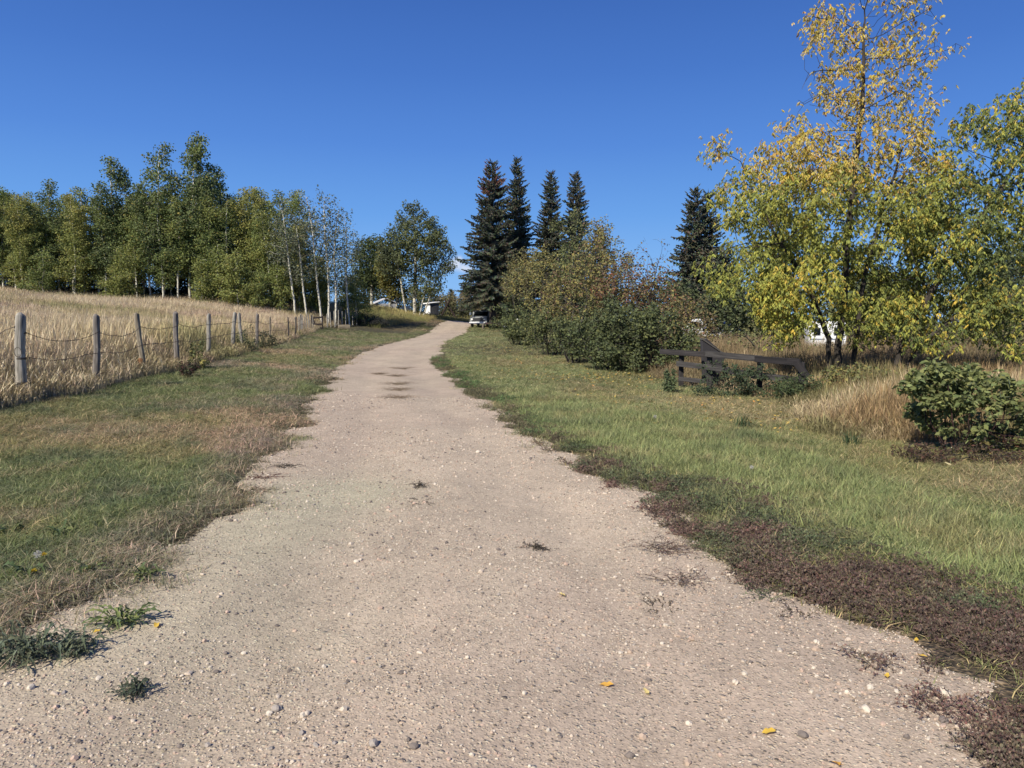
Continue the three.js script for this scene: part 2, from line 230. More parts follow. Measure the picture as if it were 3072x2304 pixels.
{
  const N = 2048, S = 5, rng = RNG(77), col = new Float32Array(N * N * 3), hgt = new Float32Array(N * N);
  for (let j = 0; j < N; j++) for (let i = 0; i < N; i++) {
    const a = vnoise(i / 8, j / 8, 2, 256), b = vnoise(i / 2.5, j / 2.5, 3), c = vnoise(i / 64, j / 64, 4, 32), e = hash2(i, j, 9);
    const v = 0.80 + 0.22 * (a - 0.5) + 0.30 * (b - 0.5) + 0.16 * (c - 0.5) + 0.22 * (e - 0.5), o = (j * N + i) * 3;
    col[o] = v * 0.560; col[o + 1] = v * 0.438; col[o + 2] = v * 0.328; hgt[j * N + i] = 0.35 + 0.12 * (a - 0.5) + 0.12 * (b - 0.5);
  }
  const kinds = [[0.70, 0.61, 0.45], [0.58, 0.48, 0.34], [0.38, 0.295, 0.20], [0.48, 0.36, 0.255], [0.17, 0.135, 0.10], [0.32, 0.28, 0.22], [0.54, 0.44, 0.315], [0.46, 0.36, 0.255]];
  for (let k = 0; k < 150000; k++) {
    const big = rng(), r = big > 0.99 ? rng.r(3.2, 5.5) : big > 0.86 ? rng.r(1.7, 3.2) : rng.r(0.8, 1.7), cx = rng() * N, cy = rng() * N, q = rng.pick(kinds), t = rng.r(0.8, 1.12), an = rng() * 3.14, el = rng.r(0.65, 1), ca = Math.cos(an), sa = Math.sin(an), R = Math.ceil(r);
    for (let y = -R; y <= R; y++) for (let x = -R; x <= R; x++) {
      const u = (x * ca + y * sa) / r, w = (y * ca - x * sa) / (r * el), m = u * u + w * w; if (m > 1) continue;
      const o = (((Math.floor(cy) + y + N) % N) * N + ((Math.floor(cx) + x + N) % N)); const sft = 0.9;
      for (let n = 0; n < 3; n++) col[o * 3 + n] = mix(col[o * 3 + n], q[n] * t, sft); hgt[o] = 0.4 + Math.min(0.6, r * 0.11) * Math.sqrt(1 - m);
    }
  }
  const enc = v => 255 * (v <= 0.0031308 ? v * 12.92 : 1.055 * Math.pow(v, 1 / 2.4) - 0.055);
  const mapT = noiseTex(N, (x, y, i, j) => { const o = (j * N + i) * 3; return [enc(col[o]), enc(col[o + 1]), enc(col[o + 2])]; });
  const bumpT = noiseTex(N, (x, y, i, j) => 255 * hgt[j * N + i], false);
  const g = new Geo(), ds = [], M = 34; for (let d = -12; d < 86;) { ds.push(d); d += d < 0 ? 0.6 : d < 9 ? 0.09 : d < 20 ? 0.2 : 0.5; } ds.push(86);
  for (const d of ds) {
    const [l, r] = edges(d), a = l + ragged(d, 1) - 0.32, b = r + ragged(d, 2) + 0.32;
    for (let k = 0; k <= M; k++) {
      const x = mix(a, b, k / M), p = fbm(x * 0.8 + 4, d * 0.35, 4, 101), q = fbm(x * 1.5, d * 0.8, 3, 103), w = sstep(0.42, 0.62, p);
      // greyer, finer silt here and there (strongest on the left shoulder), pink-tan crushed gravel elsewhere
      const silt = clamp(0.9 * blob(x, d, -1.9, 5.6, 0.75, 1.6) + 0.9 * blob(x, d, -1.55, 6.5, 0.6, 0.5) + 0.5 * blob(x, d, -1.8, 3.4, 0.9, 0.9) + 0.18 * w, 0, 1);
      const v = 0.90 + 0.30 * (q - 0.5) + 0.14 * (p - 0.5);
      g.v(x, roadY(x, d), -d, C(v * mix(1, 0.86, silt), v * mix(1, 0.97, silt), v * mix(1, 0.90, silt)), x / S, d / S);
    }
  }
  const w = M + 1; for (let j = 0; j < ds.length - 1; j++) for (let i = 0; i < M; i++) { const a = j * w + i; g.tri(a, a + 1, a + w); g.tri(a + 1, a + w + 1, a + w); }
  solo('gravel_driveway', g.build(true), new THREE.MeshStandardMaterial({ vertexColors: true, map: mapT, bumpMap: bumpT, bumpScale: 0.012, roughness: 0.97 }), 'pinkish tan gravel driveway curving up towards the spruces', 'driveway', null, 'structure');
}

// ---------------------------------------------------------------- loose stones on the driveway
function stoneGeo(seed, flat) { const g = new THREE.IcosahedronGeometry(1, 1), p = g.attributes.position; for (let i = 0; i < p.count; i++) { const x = p.getX(i), y = p.getY(i), z = p.getZ(i); const n = 0.75 + 0.5 * vnoise(x * 1.3 + 5 + seed * 3, y * 1.3 + z * 1.7 + 9, seed); p.setXYZ(i, x * n, y * n * flat, z * n * 0.8); } g.deleteAttribute('uv'); g.computeVertexNormals(); return g; }
const stoneMat = new THREE.MeshStandardMaterial({ roughness: 0.9 });
const stoneTones = [[0.54, 0.47, 0.38], [0.50, 0.41, 0.32], [0.40, 0.30, 0.225], [0.46, 0.335, 0.26], [0.17, 0.14, 0.12], [0.31, 0.27, 0.235], [0.54, 0.455, 0.36]];
{
  const rng = RNG(501), mats = [[], [], []], m = new THREE.Matrix4(), q = new THREE.Quaternion(), e = new THREE.Euler();
  for (let k = 0; k < 90000; k++) {
    const d = 2.0 + 13 * Math.pow(rng(), 2.0), [l, r] = edges(d), x = mix(l - 0.2, r + 0.3, rng()); if (!inView(x, d, 0.6) || offRoad(x, d) > 0.25) continue;
    const patch = fbm(x * 1.1, d * 0.8, 3, 111), rim = sstep(-0.9, -0.1, offRoad(x, d)) * (x > 0 ? 0.6 : 0.25); if (rng() > 0.25 + 0.6 * sstep(0.4, 0.65, patch) + rim) continue;
    const t = rng(), s = (t > 0.985 ? rng.r(0.009, 0.016) : t > 0.85 ? rng.r(0.005, 0.009) : rng.r(0.0025, 0.005)) * (0.85 + d * 0.04);
    e.set(rng.r(-0.3, 0.3), rng() * 6.28, rng.r(-0.3, 0.3)); q.setFromEuler(e); m.compose(V(x, roadY(x, d) + s * 0.15, -d), q, V(s * rng.r(0.8, 1.3), s, s * rng.r(0.8, 1.2)));
    const c = rng.pick(stoneTones), v = rng.r(0.8, 1.1); mats[k % 3].push([m.clone(), new THREE.Color().setRGB(c[0] * v, c[1] * v, c[2] * v)]);
  }
  mats.forEach((list, k) => { const im = new THREE.InstancedMesh(k ? stoneGeo(k + 1, 0.6) : new THREE.DodecahedronGeometry(1, 0), stoneMat, list.length); list.forEach(([a, c], i) => { im.setMatrixAt(i, a); im.setColorAt(i, c); }); im.name = numbered('gravel_stones'); im.castShadow = im.receiveShadow = true; tag(im, ['fine loose gravel strewn over the driveway', 'rounded loose pebbles strewn over the driveway', 'flat loose stone chips strewn over the driveway'][k], 'gravel', null, 'stuff'); scene.add(im); });
  // the larger stones one by one: x, distance, radius, tone
  const geos = [stoneGeo(11, 0.7), stoneGeo(12, 0.6), stoneGeo(13, 0.75)];
  const list = [[-2.0, 2.93, 0.018, 0], [-2.12, 2.96, 0.011, 0], [-1.25, 3.3, 0.014, 0], [-1.33, 3.29, 0.012, 4], [-1.5, 3.75, 0.012, 3], [-1.45, 3.74, 0.011, 4], [-0.95, 2.75, 0.015, 0], [-0.8, 2.74, 0.014, 6], [-0.93, 2.78, 0.02, 5], [-1.0, 4.6, 0.02, 0], [0.18, 3.7, 0.014, 2], [0.72, 3.4, 0.012, 0], [0.95, 3.0, 0.016, 6], [1.4, 2.78, 0.02, 0], [1.5, 2.95, 0.017, 0], [1.66, 2.7, 0.02, 4], [1.78, 2.9, 0.026, 0], [1.25, 3.3, 0.014, 5], [1.46, 3.4, 0.016, 0], [1.08, 2.6, 0.02, 4], [0.42, 2.5, 0.017, 4], [-0.5, 2.52, 0.02, 5], [-0.35, 2.5, 0.018, 4], [1.12, 4.4, 0.019, 0], [1.2, 4.25, 0.016, 0], [1.06, 4.2, 0.014, 6], [-2.55, 3.55, 0.04, 0], [-0.4, 8.6, 0.03, 0], [0.05, 2.9, 0.012, 0], [-0.2, 3.2, 0.011, 6]];
  for (const [x, d, r, t] of list) { const o = solo('stone', geos[Math.floor(rng() * 3)], new THREE.MeshStandardMaterial({ color: new THREE.Color().setRGB(...stoneTones[t]), roughness: 0.9 }), t === 4 || t === 5 ? 'dark grey loose stone on the gravel driveway' : 'pale loose stone on the gravel driveway', 'stone', t === 4 || t === 5 ? 'dark stones on the driveway' : 'pale stones on the driveway'); o.position.set(x, roadY(x, d) + r * 0.3, -d); o.rotation.y = rng() * 6; o.scale.setScalar(r); }
}

// ---------------------------------------------------------------- grasses
function bladeTuft(seed, n, h, spread, w, lean, tone) { // tone(k) -> colour multiplier
  const rng = RNG(seed), g = new Geo();
  for (let k = 0; k < n; k++) {
    const a = rng() * 6.283, r = spread * Math.sqrt(rng()), x = Math.cos(a) * r, z = Math.sin(a) * r, L = h * rng.r(0.55, 1.15), dir = rng() * 6.283, le = lean * rng.r(0.3, 1.3), dx = Math.cos(dir), dz = Math.sin(dir), sx = -dz, sz = dx, ww = w * rng.r(0.7, 1.2), c = tone(rng);
    const P = t => [x + dx * le * L * t * t, L * t * (1 - 0.35 * le * t), z + dz * le * L * t * t];
    const p0 = P(0), p1 = P(0.5), p2 = P(1);
    const a0 = g.v(p0[0] - sx * ww, p0[1] - 0.01, p0[2] - sz * ww, c), a1 = g.v(p0[0] + sx * ww, p0[1] - 0.01, p0[2] + sz * ww, c), b0 = g.v(p1[0] - sx * ww * 0.8, p1[1], p1[2] - sz * ww * 0.8, c), b1 = g.v(p1[0] + sx * ww * 0.8, p1[1], p1[2] + sz * ww * 0.8, c), t = g.v(p2[0], p2[1], p2[2], c);
    g.tri(a0, a1, b1); g.tri(a0, b1, b0); g.tri(b0, b1, t);
  }
  return g;
}
const toneGreen = r => { const v = r.r(0.7, 1.35); return r() < 0.24 ? [v * 2.1, v * 1.6, v * 1.9] : [v * r.r(0.9, 1.15), v, v * r.r(0.8, 1.15)]; };
const toneDry = r => { const v = r.r(0.78, 1.18); return [v, v * r.r(0.9, 1.05), v * r.r(0.8, 1.05)]; };
function scatter(name, label, category, geos, mat, list) { // list of [x, y, z, turn, scale, yscale, colour, tiltx, tiltz]
  const per = geos.map(() => []); list.forEach((t, i) => per[i % geos.length].push(t));
  const m = new THREE.Matrix4(), q = new THREE.Quaternion(), e = new THREE.Euler();
  per.forEach((l, k) => {
    const im = new THREE.InstancedMesh(geos[k], mat, l.length), col = new THREE.Color();
    l.forEach((t, i) => { e.set(t[7] || 0, t[3], t[8] || 0, 'YXZ'); q.setFromEuler(e); m.compose(V(t[0], t[1], t[2]), q, V(t[4], t[4] * t[5], t[4])); im.setMatrixAt(i, m); im.setColorAt(i, col.setRGB(...t[6])); });
    im.name = numbered(name); im.castShadow = im.receiveShadow = true; tag(im, Array.isArray(label) ? label[k] : label, category, null, 'stuff'); scene.add(im);
  });
}
// mown grass on both verges
{
  const rng = RNG(901), list = [], lush = [];
  const area = (d0, d1, n, keep) => {
    for (let k = 0; k < n; k++) {
      const d = rng.r(d0, d1), x = rng.r(-Math.min(0.71 * d + 1.6, 18), Math.min(0.71 * d + 1.6, 12)); const o = offRoad(x, d);
      if (o < -0.4 || inField(x, d) || inBrush(x, d)) continue;
      if (x > -1 && d < 12 && o < stripW(d) * 0.85 && rng() > 0.12 + 0.5 * sstep(0.5, 0.62, fbm(x * 2.4, d * 2.4, 3, 59))) continue;
      if (d > 62 && x < -9) continue;
      const t = turf(x, d); if (rng() < t.bare) continue; if (o < 0.3 && rng() > sstep(-0.45, 0.3, o + 0.5 * (fbm(x * 3, d * 3, 2, 57) - 0.5)) * (o < 0 ? 0.5 : 1)) continue;
      const s = (1 + d * 0.028) * rng.r(0.7, 1.3), v = rng.r(0.75, 1.3), y = H(x, d) - 0.006;
      (t.h > 0.088 ? lush : list).push([x, y, -d, rng() * 6.28, s, t.h / 0.07 * rng.r(0.7, 1.3) / (1 + d * 0.012), t.c.map(c => c * v * 1.55), rng.r(-0.3, 0.3), rng.r(-0.3, 0.3)]);
    }
  };
  area(2.6, 6, 60000); area(6, 10, 85000); area(10, 16, 85000); area(16, 30, 95000); area(30, 80, 62000);
  const geos = [1, 2, 3, 4, 5].map(k => bladeTuft(k * 13, 13, 0.075, 0.06, 0.0019, 1.5, toneGreen).build());
  scatter('lawn_grass', ['short mown grass covering both verges of the driveway', 'cropped green and olive turf beside the driveway', 'patchy short grass growing along the driveway', 'worn late summer turf on the verges', 'low verge grass with dry blades mixed in'], 'grass', geos, grassMat, list);
  const geos2 = [6, 7, 8].map(k => bladeTuft(k * 17, 14, 0.08, 0.055, 0.0022, 1.3, toneGreen).build());
  scatter('lush_grass', ['longer bright green grass behind the red weed strip', 'taller fresh grass blades near the weed strip', 'long leaning grass on the right verge'], 'grass', geos2, grassMat, lush);
}
// tall straw-coloured grass in the field behind the wire fence, and dry grass round the shrubs on the other side
function stalkTuft(seed, n, h, R = 0.2) {
  const rng = RNG(seed), g = new Geo();
  for (let k = 0; k < n; k++) {
    const a = rng() * 6.283, r = R * Math.sqrt(rng()), x = Math.cos(a) * r, z = Math.sin(a) * r, L = h * rng.r(0.5, 1.25), dir = rng() * 6.283, le = rng.r(0.03, 0.32), dx = Math.cos(dir), dz = Math.sin(dir), sx = -dz, sz = dx, w = rng.r(0.0014, 0.0026), c = toneDry(rng);
    const P = t => [x + dx * le * L * t * t, L * t, z + dz * le * L * t * t]; const p0 = P(0), p1 = P(0.6), p2 = P(0.82), p3 = P(1);
    const a0 = g.v(p0[0] - sx * w, -0.03, p0[2] - sz * w, c), a1 = g.v(p0[0] + sx * w, -0.03, p0[2] + sz * w, c), b0 = g.v(p1[0] - sx * w * .7, p1[1], p1[2] - sz * w * .7, c), b1 = g.v(p1[0] + sx * w * .7, p1[1], p1[2] + sz * w * .7, c);
    g.tri(a0, a1, b1); g.tri(a0, b1, b0);
    if (rng() < 0.45) { const hw = rng.r(0.003, 0.006), cc = c.map(v => v * 1.1); const m0 = g.v(p2[0] - sx * hw, p2[1], p2[2] - sz * hw, cc), m1 = g.v(p2[0] + sx * hw, p2[1], p2[2] + sz * hw, cc), m2 = g.v(p2[0] + dx * hw, p2[1], p2[2] + dz * hw, cc), t = g.v(p3[0], p3[1], p3[2], cc); g.tri(b0, b1, m1); g.tri(b0, m1, m0); g.tri(m0, m1, t); g.tri(m1, m2, t); }
    else { const t = g.v(p3[0], p3[1], p3[2], c); g.tri(b0, b1, t); }
  }
  return g;
}
{
  const rng = RNG(911), list = [];
  const area = (d0, d1, n) => {
    for (let k = 0; k < n; k++) {
      const d = rng.r(d0, d1), x = rng.r(-(0.71 * d + 2.5), fenceX(d) + 0.5); if (!inField(x, d)) continue;
      const p = fbm(x * 0.22, d * 0.16, 4, 121), p2 = fbm(x * 0.5, d * 0.5, 3, 123), near = sstep(1.2, 0.1, fenceX(d) - x);
      let c = mix3(STRAW, C(0.38, 0.31, 0.175), sstep(0.42, 0.62, p)); c = mix3(c, C(0.24, 0.23, 0.11), sstep(0.56, 0.68, p) * 0.75); c = mix3(c, C(0.36, 0.26, 0.205), sstep(0.55, 0.7, p2) * 0.7);
      if (near > 0.5 && rng() < 0.5) c = mix3(c, C(0.17, 0.155, 0.075), 0.6);
      const v = rng.r(0.88, 1.1), s = (1 + d * 0.007) * rng.r(0.85, 1.15);
      list.push([x, H(x, d), -d, rng() * 6.28, s, (mix(1, 0.35, near)) * rng.r(0.65, 1.15) / (1 + d * 0.006), c.map(q => q * v * 1.15), rng.r(-0.1, 0.1) + 0.12 * (fbm(x * 0.4, d * 0.4, 2, 171) - 0.5), rng.r(-0.1, 0.1)]);
    }
  };
  area(6, 14, 16000); area(14, 28, 34000); area(28, 48, 40000); area(48, 72, 40000);
  const geos = [31, 32, 33, 34].map(k => stalkTuft(k, 32, 0.74, 0.24).build());
  scatter('field_grass', ['tall straw coloured grass filling the field behind the wire fence', 'long dry hay stems standing in the field', 'ripe pale grass with seed heads in the field', 'unmown tan meadow grass rising to the aspens'], 'grass', geos, dryMat, list);
  // right-hand side
  const dry = [], brush = [];
  for (let k = 0; k < 30000; k++) {
    const d = rng.r(5, 40), x = rng.r(2.5, 0.71 * d + 2.5); if (!inBrush(x, d) || x > 30) continue; if (d > 22 && rng() < 0.4) continue;
    const p = fbm(x * 0.5, d * 0.4, 3, 131), e = x - lerpTable(brushEdge, d)[0];
    let c = mix3(C(0.40, 0.32, 0.20), C(0.27, 0.19, 0.10), sstep(0.4, 0.6, p)); c = mix3(c, C(0.17, 0.16, 0.07), sstep(0.48, 0.62, fbm(x, d, 3, 133)) * 0.85); if (d > 19) c = mix3(c, C(0.17, 0.12, 0.075), 0.6);
    const v = rng.r(0.7, 1.2), front = sstep(0, 1.4, e);
    dry.push([x, H(x, d), -d, rng() * 6.28, rng.r(0.8, 1.2), (0.3 + 0.5 * front) * rng.r(0.7, 1.25) * (d > 12 && d < 21 && x < 7 ? 0.75 : 1), c.map(q => q * v), rng.r(-0.15, 0.15), rng.r(-0.15, 0.15)]);
  }
  scatter('dry_brush_grass', ['dry tan grass and stalks beneath the yellow tree', 'withered brush grass around the shrubs', 'brown weedy stalks beyond the mown lawn'], 'grass', [41, 42, 43].map(k => stalkTuft(k, 24, 0.62).build()), dryMat, dry);
  // rough grass on the bank and round the far end of the drive
  const bank = [];
  for (let k = 0; k < 30000; k++) {
    const d = 63 + 60 * Math.pow(rng(), 1.4), x = rng.r(-19, 8); if (offRoad(x, d) < 0.3 && d < 86) continue; if (d < 66 + Math.max(0, x + 12) * 3 && d < 84) continue; if (d < 84 && x > -9.5 && x < -1 && offRoad(x, d) < 1.2) continue;
    const p = fbm(x * 0.3, d * 0.2, 3, 141); let c = mix3(C(0.36, 0.31, 0.13), C(0.22, 0.23, 0.085), sstep(0.4, 0.6, p)); const v = rng.r(0.8, 1.15);
    bank.push([x, H(x, d), -d, rng() * 6.28, rng.r(1.2, 1.7), rng.r(0.2, 0.45), c.map(q => q * v), 0, 0]);
  }
  scatter('bank_grass', ['rough yellow green grass on the bank beside the far driveway', 'uncut grass around the white outhouse and bank'], 'grass', [51, 52].map(k => stalkTuft(k, 14, 0.62).build()), dryMat, bank);
}

// ---------------------------------------------------------------- trees and shrubs
// Branches grow towards points spread through the crown's volume, so that crowns fill their outline unevenly, as real ones do.
function inEllipsoids(rng, env, n, hollow = 0) {
  const vol = env.map(e => e.r[0] * e.r[1] * e.r[2] * (e.k || 1)), tot = vol.reduce((a, b) => a + b, 0), out = [];
  for (let k = 0; k < n; k++) {
    let t = rng() * tot, i = 0; while (i < env.length - 1 && t > vol[i]) t -= vol[i++];
    const e = env[i]; let p; do { p = V(rng.r(-1, 1), rng.r(-1, 1), rng.r(-1, 1)); } while (p.lengthSq() > 1 || p.lengthSq() < hollow);
    out.push(V(e.c[0] + p.x * e.r[0], e.c[1] + p.y * e.r[1], e.c[2] + p.z * e.r[2]));
  }
  return out;
}
function grow({ rng, trunks, env, n, step, kill, reach = 1e9, lift = 0.05, hollow = 0, max = 90, wobble = 0.15 }) {
  const nodes = [];
  for (const line of trunks) { // a trunk is [parent trunk index or -1, points...]
    let parent = -1;
    for (let k = 0; k < line.length - 1; k++) { const a = V(...line[k]), b = V(...line[k + 1]), m = Math.max(1, Math.round(a.distanceTo(b) / step)); for (let j = (k ? 1 : 0); j <= m; j++) { const p = a.clone().lerp(b, j / m); if (parent >= 0) p.add(V(rng.r(-1, 1), 0, rng.r(-1, 1)).multiplyScalar(step * wobble * 0.5)); nodes.push({ p, parent, kids: [] }); if (parent >= 0) nodes[parent].kids.push(nodes.length - 1); parent = nodes.length - 1; } }
  }
  const pts = inEllipsoids(rng, env, n, hollow).map(p => ({ p, near: -1, d: Infinity, on: true }));
  let seen = 0;
  for (let it = 0; it < max; it++) {
    for (; seen < nodes.length; seen++) { const q = nodes[seen].p; for (const a of pts) if (a.on) { const d = a.p.distanceToSquared(q); if (d < a.d) { a.d = d; a.near = seen; } } }
    const pull = new Map(); let live = 0;
    for (const a of pts) if (a.on) { if (a.d < kill * kill) { a.on = false; continue; } live++; if (a.d > reach * reach) continue; const s = pull.get(a.near) || V(); s.add(V().subVectors(a.p, nodes[a.near].p).normalize()); pull.set(a.near, s); }
    if (!live || !pull.size) break; let added = 0;
    for (const [i, s] of pull) {
      s.normalize(); s.y += lift; s.add(V(rng.r(-1, 1), rng.r(-1, 1), rng.r(-1, 1)).multiplyScalar(wobble)).normalize();
      const p = nodes[i].p.clone().addScaledVector(s, step); if (nodes[i].kids.some(k => nodes[k].p.distanceTo(p) < step * 0.35)) continue;
      nodes.push({ p, parent: i, kids: [] }); nodes[i].kids.push(nodes.length - 1); added++;
    }
    if (!added) break;
  }
  return nodes;
}
function radii(nodes, tip, pow, base) { // pipe model, scaled so that the thickest root has the given radius
  for (let i = nodes.length - 1; i >= 0; i--) { const k = nodes[i]; k.tips = k.kids.length ? k.kids.reduce((s, c) => s + nodes[c].tips, 0) : 1; k.depth = k.kids.length ? 1 + Math.max(...k.kids.map(c => nodes[c].depth)) : 0; }
  const root = Math.max(...nodes.filter(k => k.parent < 0).map(k => k.tips)), e = base > 0 ? Math.log(base / tip) / Math.log(Math.max(2, root)) : pow;
  for (const k of nodes) k.r = tip * Math.pow(k.tips, e);
}
function woodGeo(nodes, split, colTrunk, colTwig, flare = 1.25, minR = 0) {
  const thick = new Geo(), thin = new Geo(), starts = nodes.map((k, i) => k.parent < 0 ? i : -1).filter(i => i >= 0);
  while (starts.length) {
    let i = starts.pop(); const path = nodes[i].parent >= 0 ? [nodes[i].parent, i] : [i];
    for (;;) { const ks = nodes[i].kids; if (!ks.length) break; let b = ks[0]; for (const k of ks) if (nodes[k].tips > nodes[b].tips) b = k; for (const k of ks) if (k !== b) starts.push(k); path.push(b); i = b; }
    if (path.length < 2) continue; const first = nodes[path[1]].r; if (first < minR) continue;
    const pts = path.map(k => nodes[k].p), rad = path.map((k, n) => n === 0 ? (nodes[path[0]].parent < 0 ? nodes[path[0]].r * flare : Math.min(nodes[path[0]].r, first * 1.15)) : nodes[k].r);
    const big = first > split; (big ? thick : thin).tube(pts, rad, first > split * 2.5 ? 8 : first > split ? 6 : 3, big ? colTrunk : colTwig, false);
  }
  return { thick: thick.build(true), thin: thin.build(true) };
}
const randDir = rng => { const z = rng.r(-1, 1), a = rng() * 6.283, s = Math.sqrt(1 - z * z); return V(Math.cos(a) * s, z, Math.sin(a) * s); };
function side(d, rng) { const s = randDir(rng); s.addScaledVector(d, -s.dot(d)); return s.normalize(); }
// leaves round the outer twigs; colour(p, rng) gives each leaf its own tone
function leaves(nodes, rng, { depth, per, spread, size, width, droop, fold, colour, keep = () => 1 }) {
  const g = new Geo();
  nodes.forEach(k => {
    if (k.depth > depth || k.parent < 0) return; const kp = keep(k.p);
    for (let i = 0; i < per; i++) {
      if (rng() > kp) continue; const b = k.p.clone().addScaledVector(randDir(rng), spread * Math.cbrt(rng())); const d = randDir(rng); d.y = d.y * 0.6 - droop; d.normalize();
      const L = size * rng.r(0.65, 1.25); g.leaf(b, d, side(d, rng), L, L * width, L * fold * rng.r(-0.4, 1), colour(b, rng));
    }
  });
  return g;
}
// drooping compound leaves of five leaflets (box elder)
function compoundLeaves(nodes, rng, { depth, per, spread, size, colour, keep = () => 1 }) {
  const g = new Geo();
  nodes.forEach(k => {
    if (k.depth > depth || k.parent < 0) return; const kp = keep(k.p);
    for (let i = 0; i < per; i++) {
      if (rng() > kp) continue;
      const b = k.p.clone().addScaledVector(randDir(rng), spread * Math.cbrt(rng())), out = randDir(rng); out.y = rng.r(-0.5, 0.15); out.normalize(); const s = size * rng.r(0.7, 1.2), c = colour(b, rng);
      const sd = V(-out.z, 0, out.x).normalize();
      for (let n = 0; n < 5; n++) {
        const t = n === 4 ? 1 : 0.35 + 0.3 * Math.floor(n / 2), sgn = n === 4 ? 0 : n % 2 ? 1 : -1, at = b.clone().addScaledVector(out, s * 0.6 * t); at.y -= s * 0.35 * t * t;
        const d = out.clone().multiplyScalar(0.45).addScaledVector(sd, 0.55 * sgn).add(V(rng.r(-.25, .25), -0.95 + rng.r(-.2, .3), rng.r(-.25, .25))).normalize(); const v = rng.r(0.85, 1.15), L = s * rng.r(0.5, 0.72);
        g.leaf(at, d, side(d, rng).lerp(sd, 0.4).normalize(), L, L * 0.24, L * 0.12, c.map(q => q * v));
      }
    }
  });
  return g;
}
const vary = (c, rng, a = 0.25) => { const v = 1 + rng.r(-a, a), h = rng.r(-a * 0.3, a * 0.3); return [c[0] * v * (1 + h), c[1] * v, c[2] * v * (1 - h)]; };

// ---- aspens
const aspenProto = [];
function makeAspen(seed, h, low, rad, perLeaf, lean, tones) {
  const rng = RNG(seed), g = thing('aspen_tree', '', 'tree'), top = h * 0.93, lx = rng.r(-1, 1) * lean, lz = rng.r(-1, 1) * lean * 0.5;
  const spine = t => [lx * t * t + 0.12 * Math.sin(t * 7 + seed), t * top, lz * t * t + 0.1 * Math.cos(t * 6 + seed)];
  const env = []; for (let k = 0; k < 9; k++) { const t = mix(low, 0.97, k / 8), s = spine(t), w = rad * Math.sin(Math.PI * Math.pow((k + 1.3) / 10.5, 0.85)) ** 0.7; env.push({ c: [s[0] + rng.r(-.35, .35) * rad, s[1], s[2] + rng.r(-.35, .35) * rad], r: [w * rng.r(0.7, 1.1), h * 0.075, w * rng.r(0.7, 1.1)] }); }
  const nodes = grow({ rng, trunks: [[0, 0.15, 0.3, 0.45, 0.6, 0.75, 0.88, 1].map(spine)], env, n: 560, step: 0.32, kill: 0.38, lift: 0.25, max: 60 });
  radii(nodes, 0.008, 2.2, 0.085 * h / 11);
  const w = woodGeo(nodes, 0.02, C(0.74, 0.72, 0.66), C(0.42, 0.39, 0.33));
  part(g, 'trunk', w.thick, aspenMat); part(g, 'branches', w.thin, aspenMat);
  const lg = leaves(nodes, rng, { depth: 4, per: perLeaf, spread: 0.40, size: 0.15, width: 0.42, droop: 0.35, fold: 0.12, keep: p => sstep(0.22, 0.5, fbm(p.x * 1.1 + seed, p.y * 1.0 + p.z * 0.8, 2, seed + 3)), colour: (p, r) => { const t = fbm(p.x * 0.5 + seed, p.y * 0.35, 2, seed), c = mix3(tones[0], tones[1], sstep(0.4, 0.65, t)); return vary(r() < 0.04 ? mix3(c, tones[2], 0.8) : c, r, 0.3); } });
  part(g, 'crown', lg.build(), leafMat);
  scene.remove(g); used['aspen_tree']--; return g;
}
const AG = C(0.190, 0.230, 0.066), AD = C(0.135, 0.172, 0.060), AY = C(0.38, 0.30, 0.07), AL = C(0.255, 0.275, 0.075);
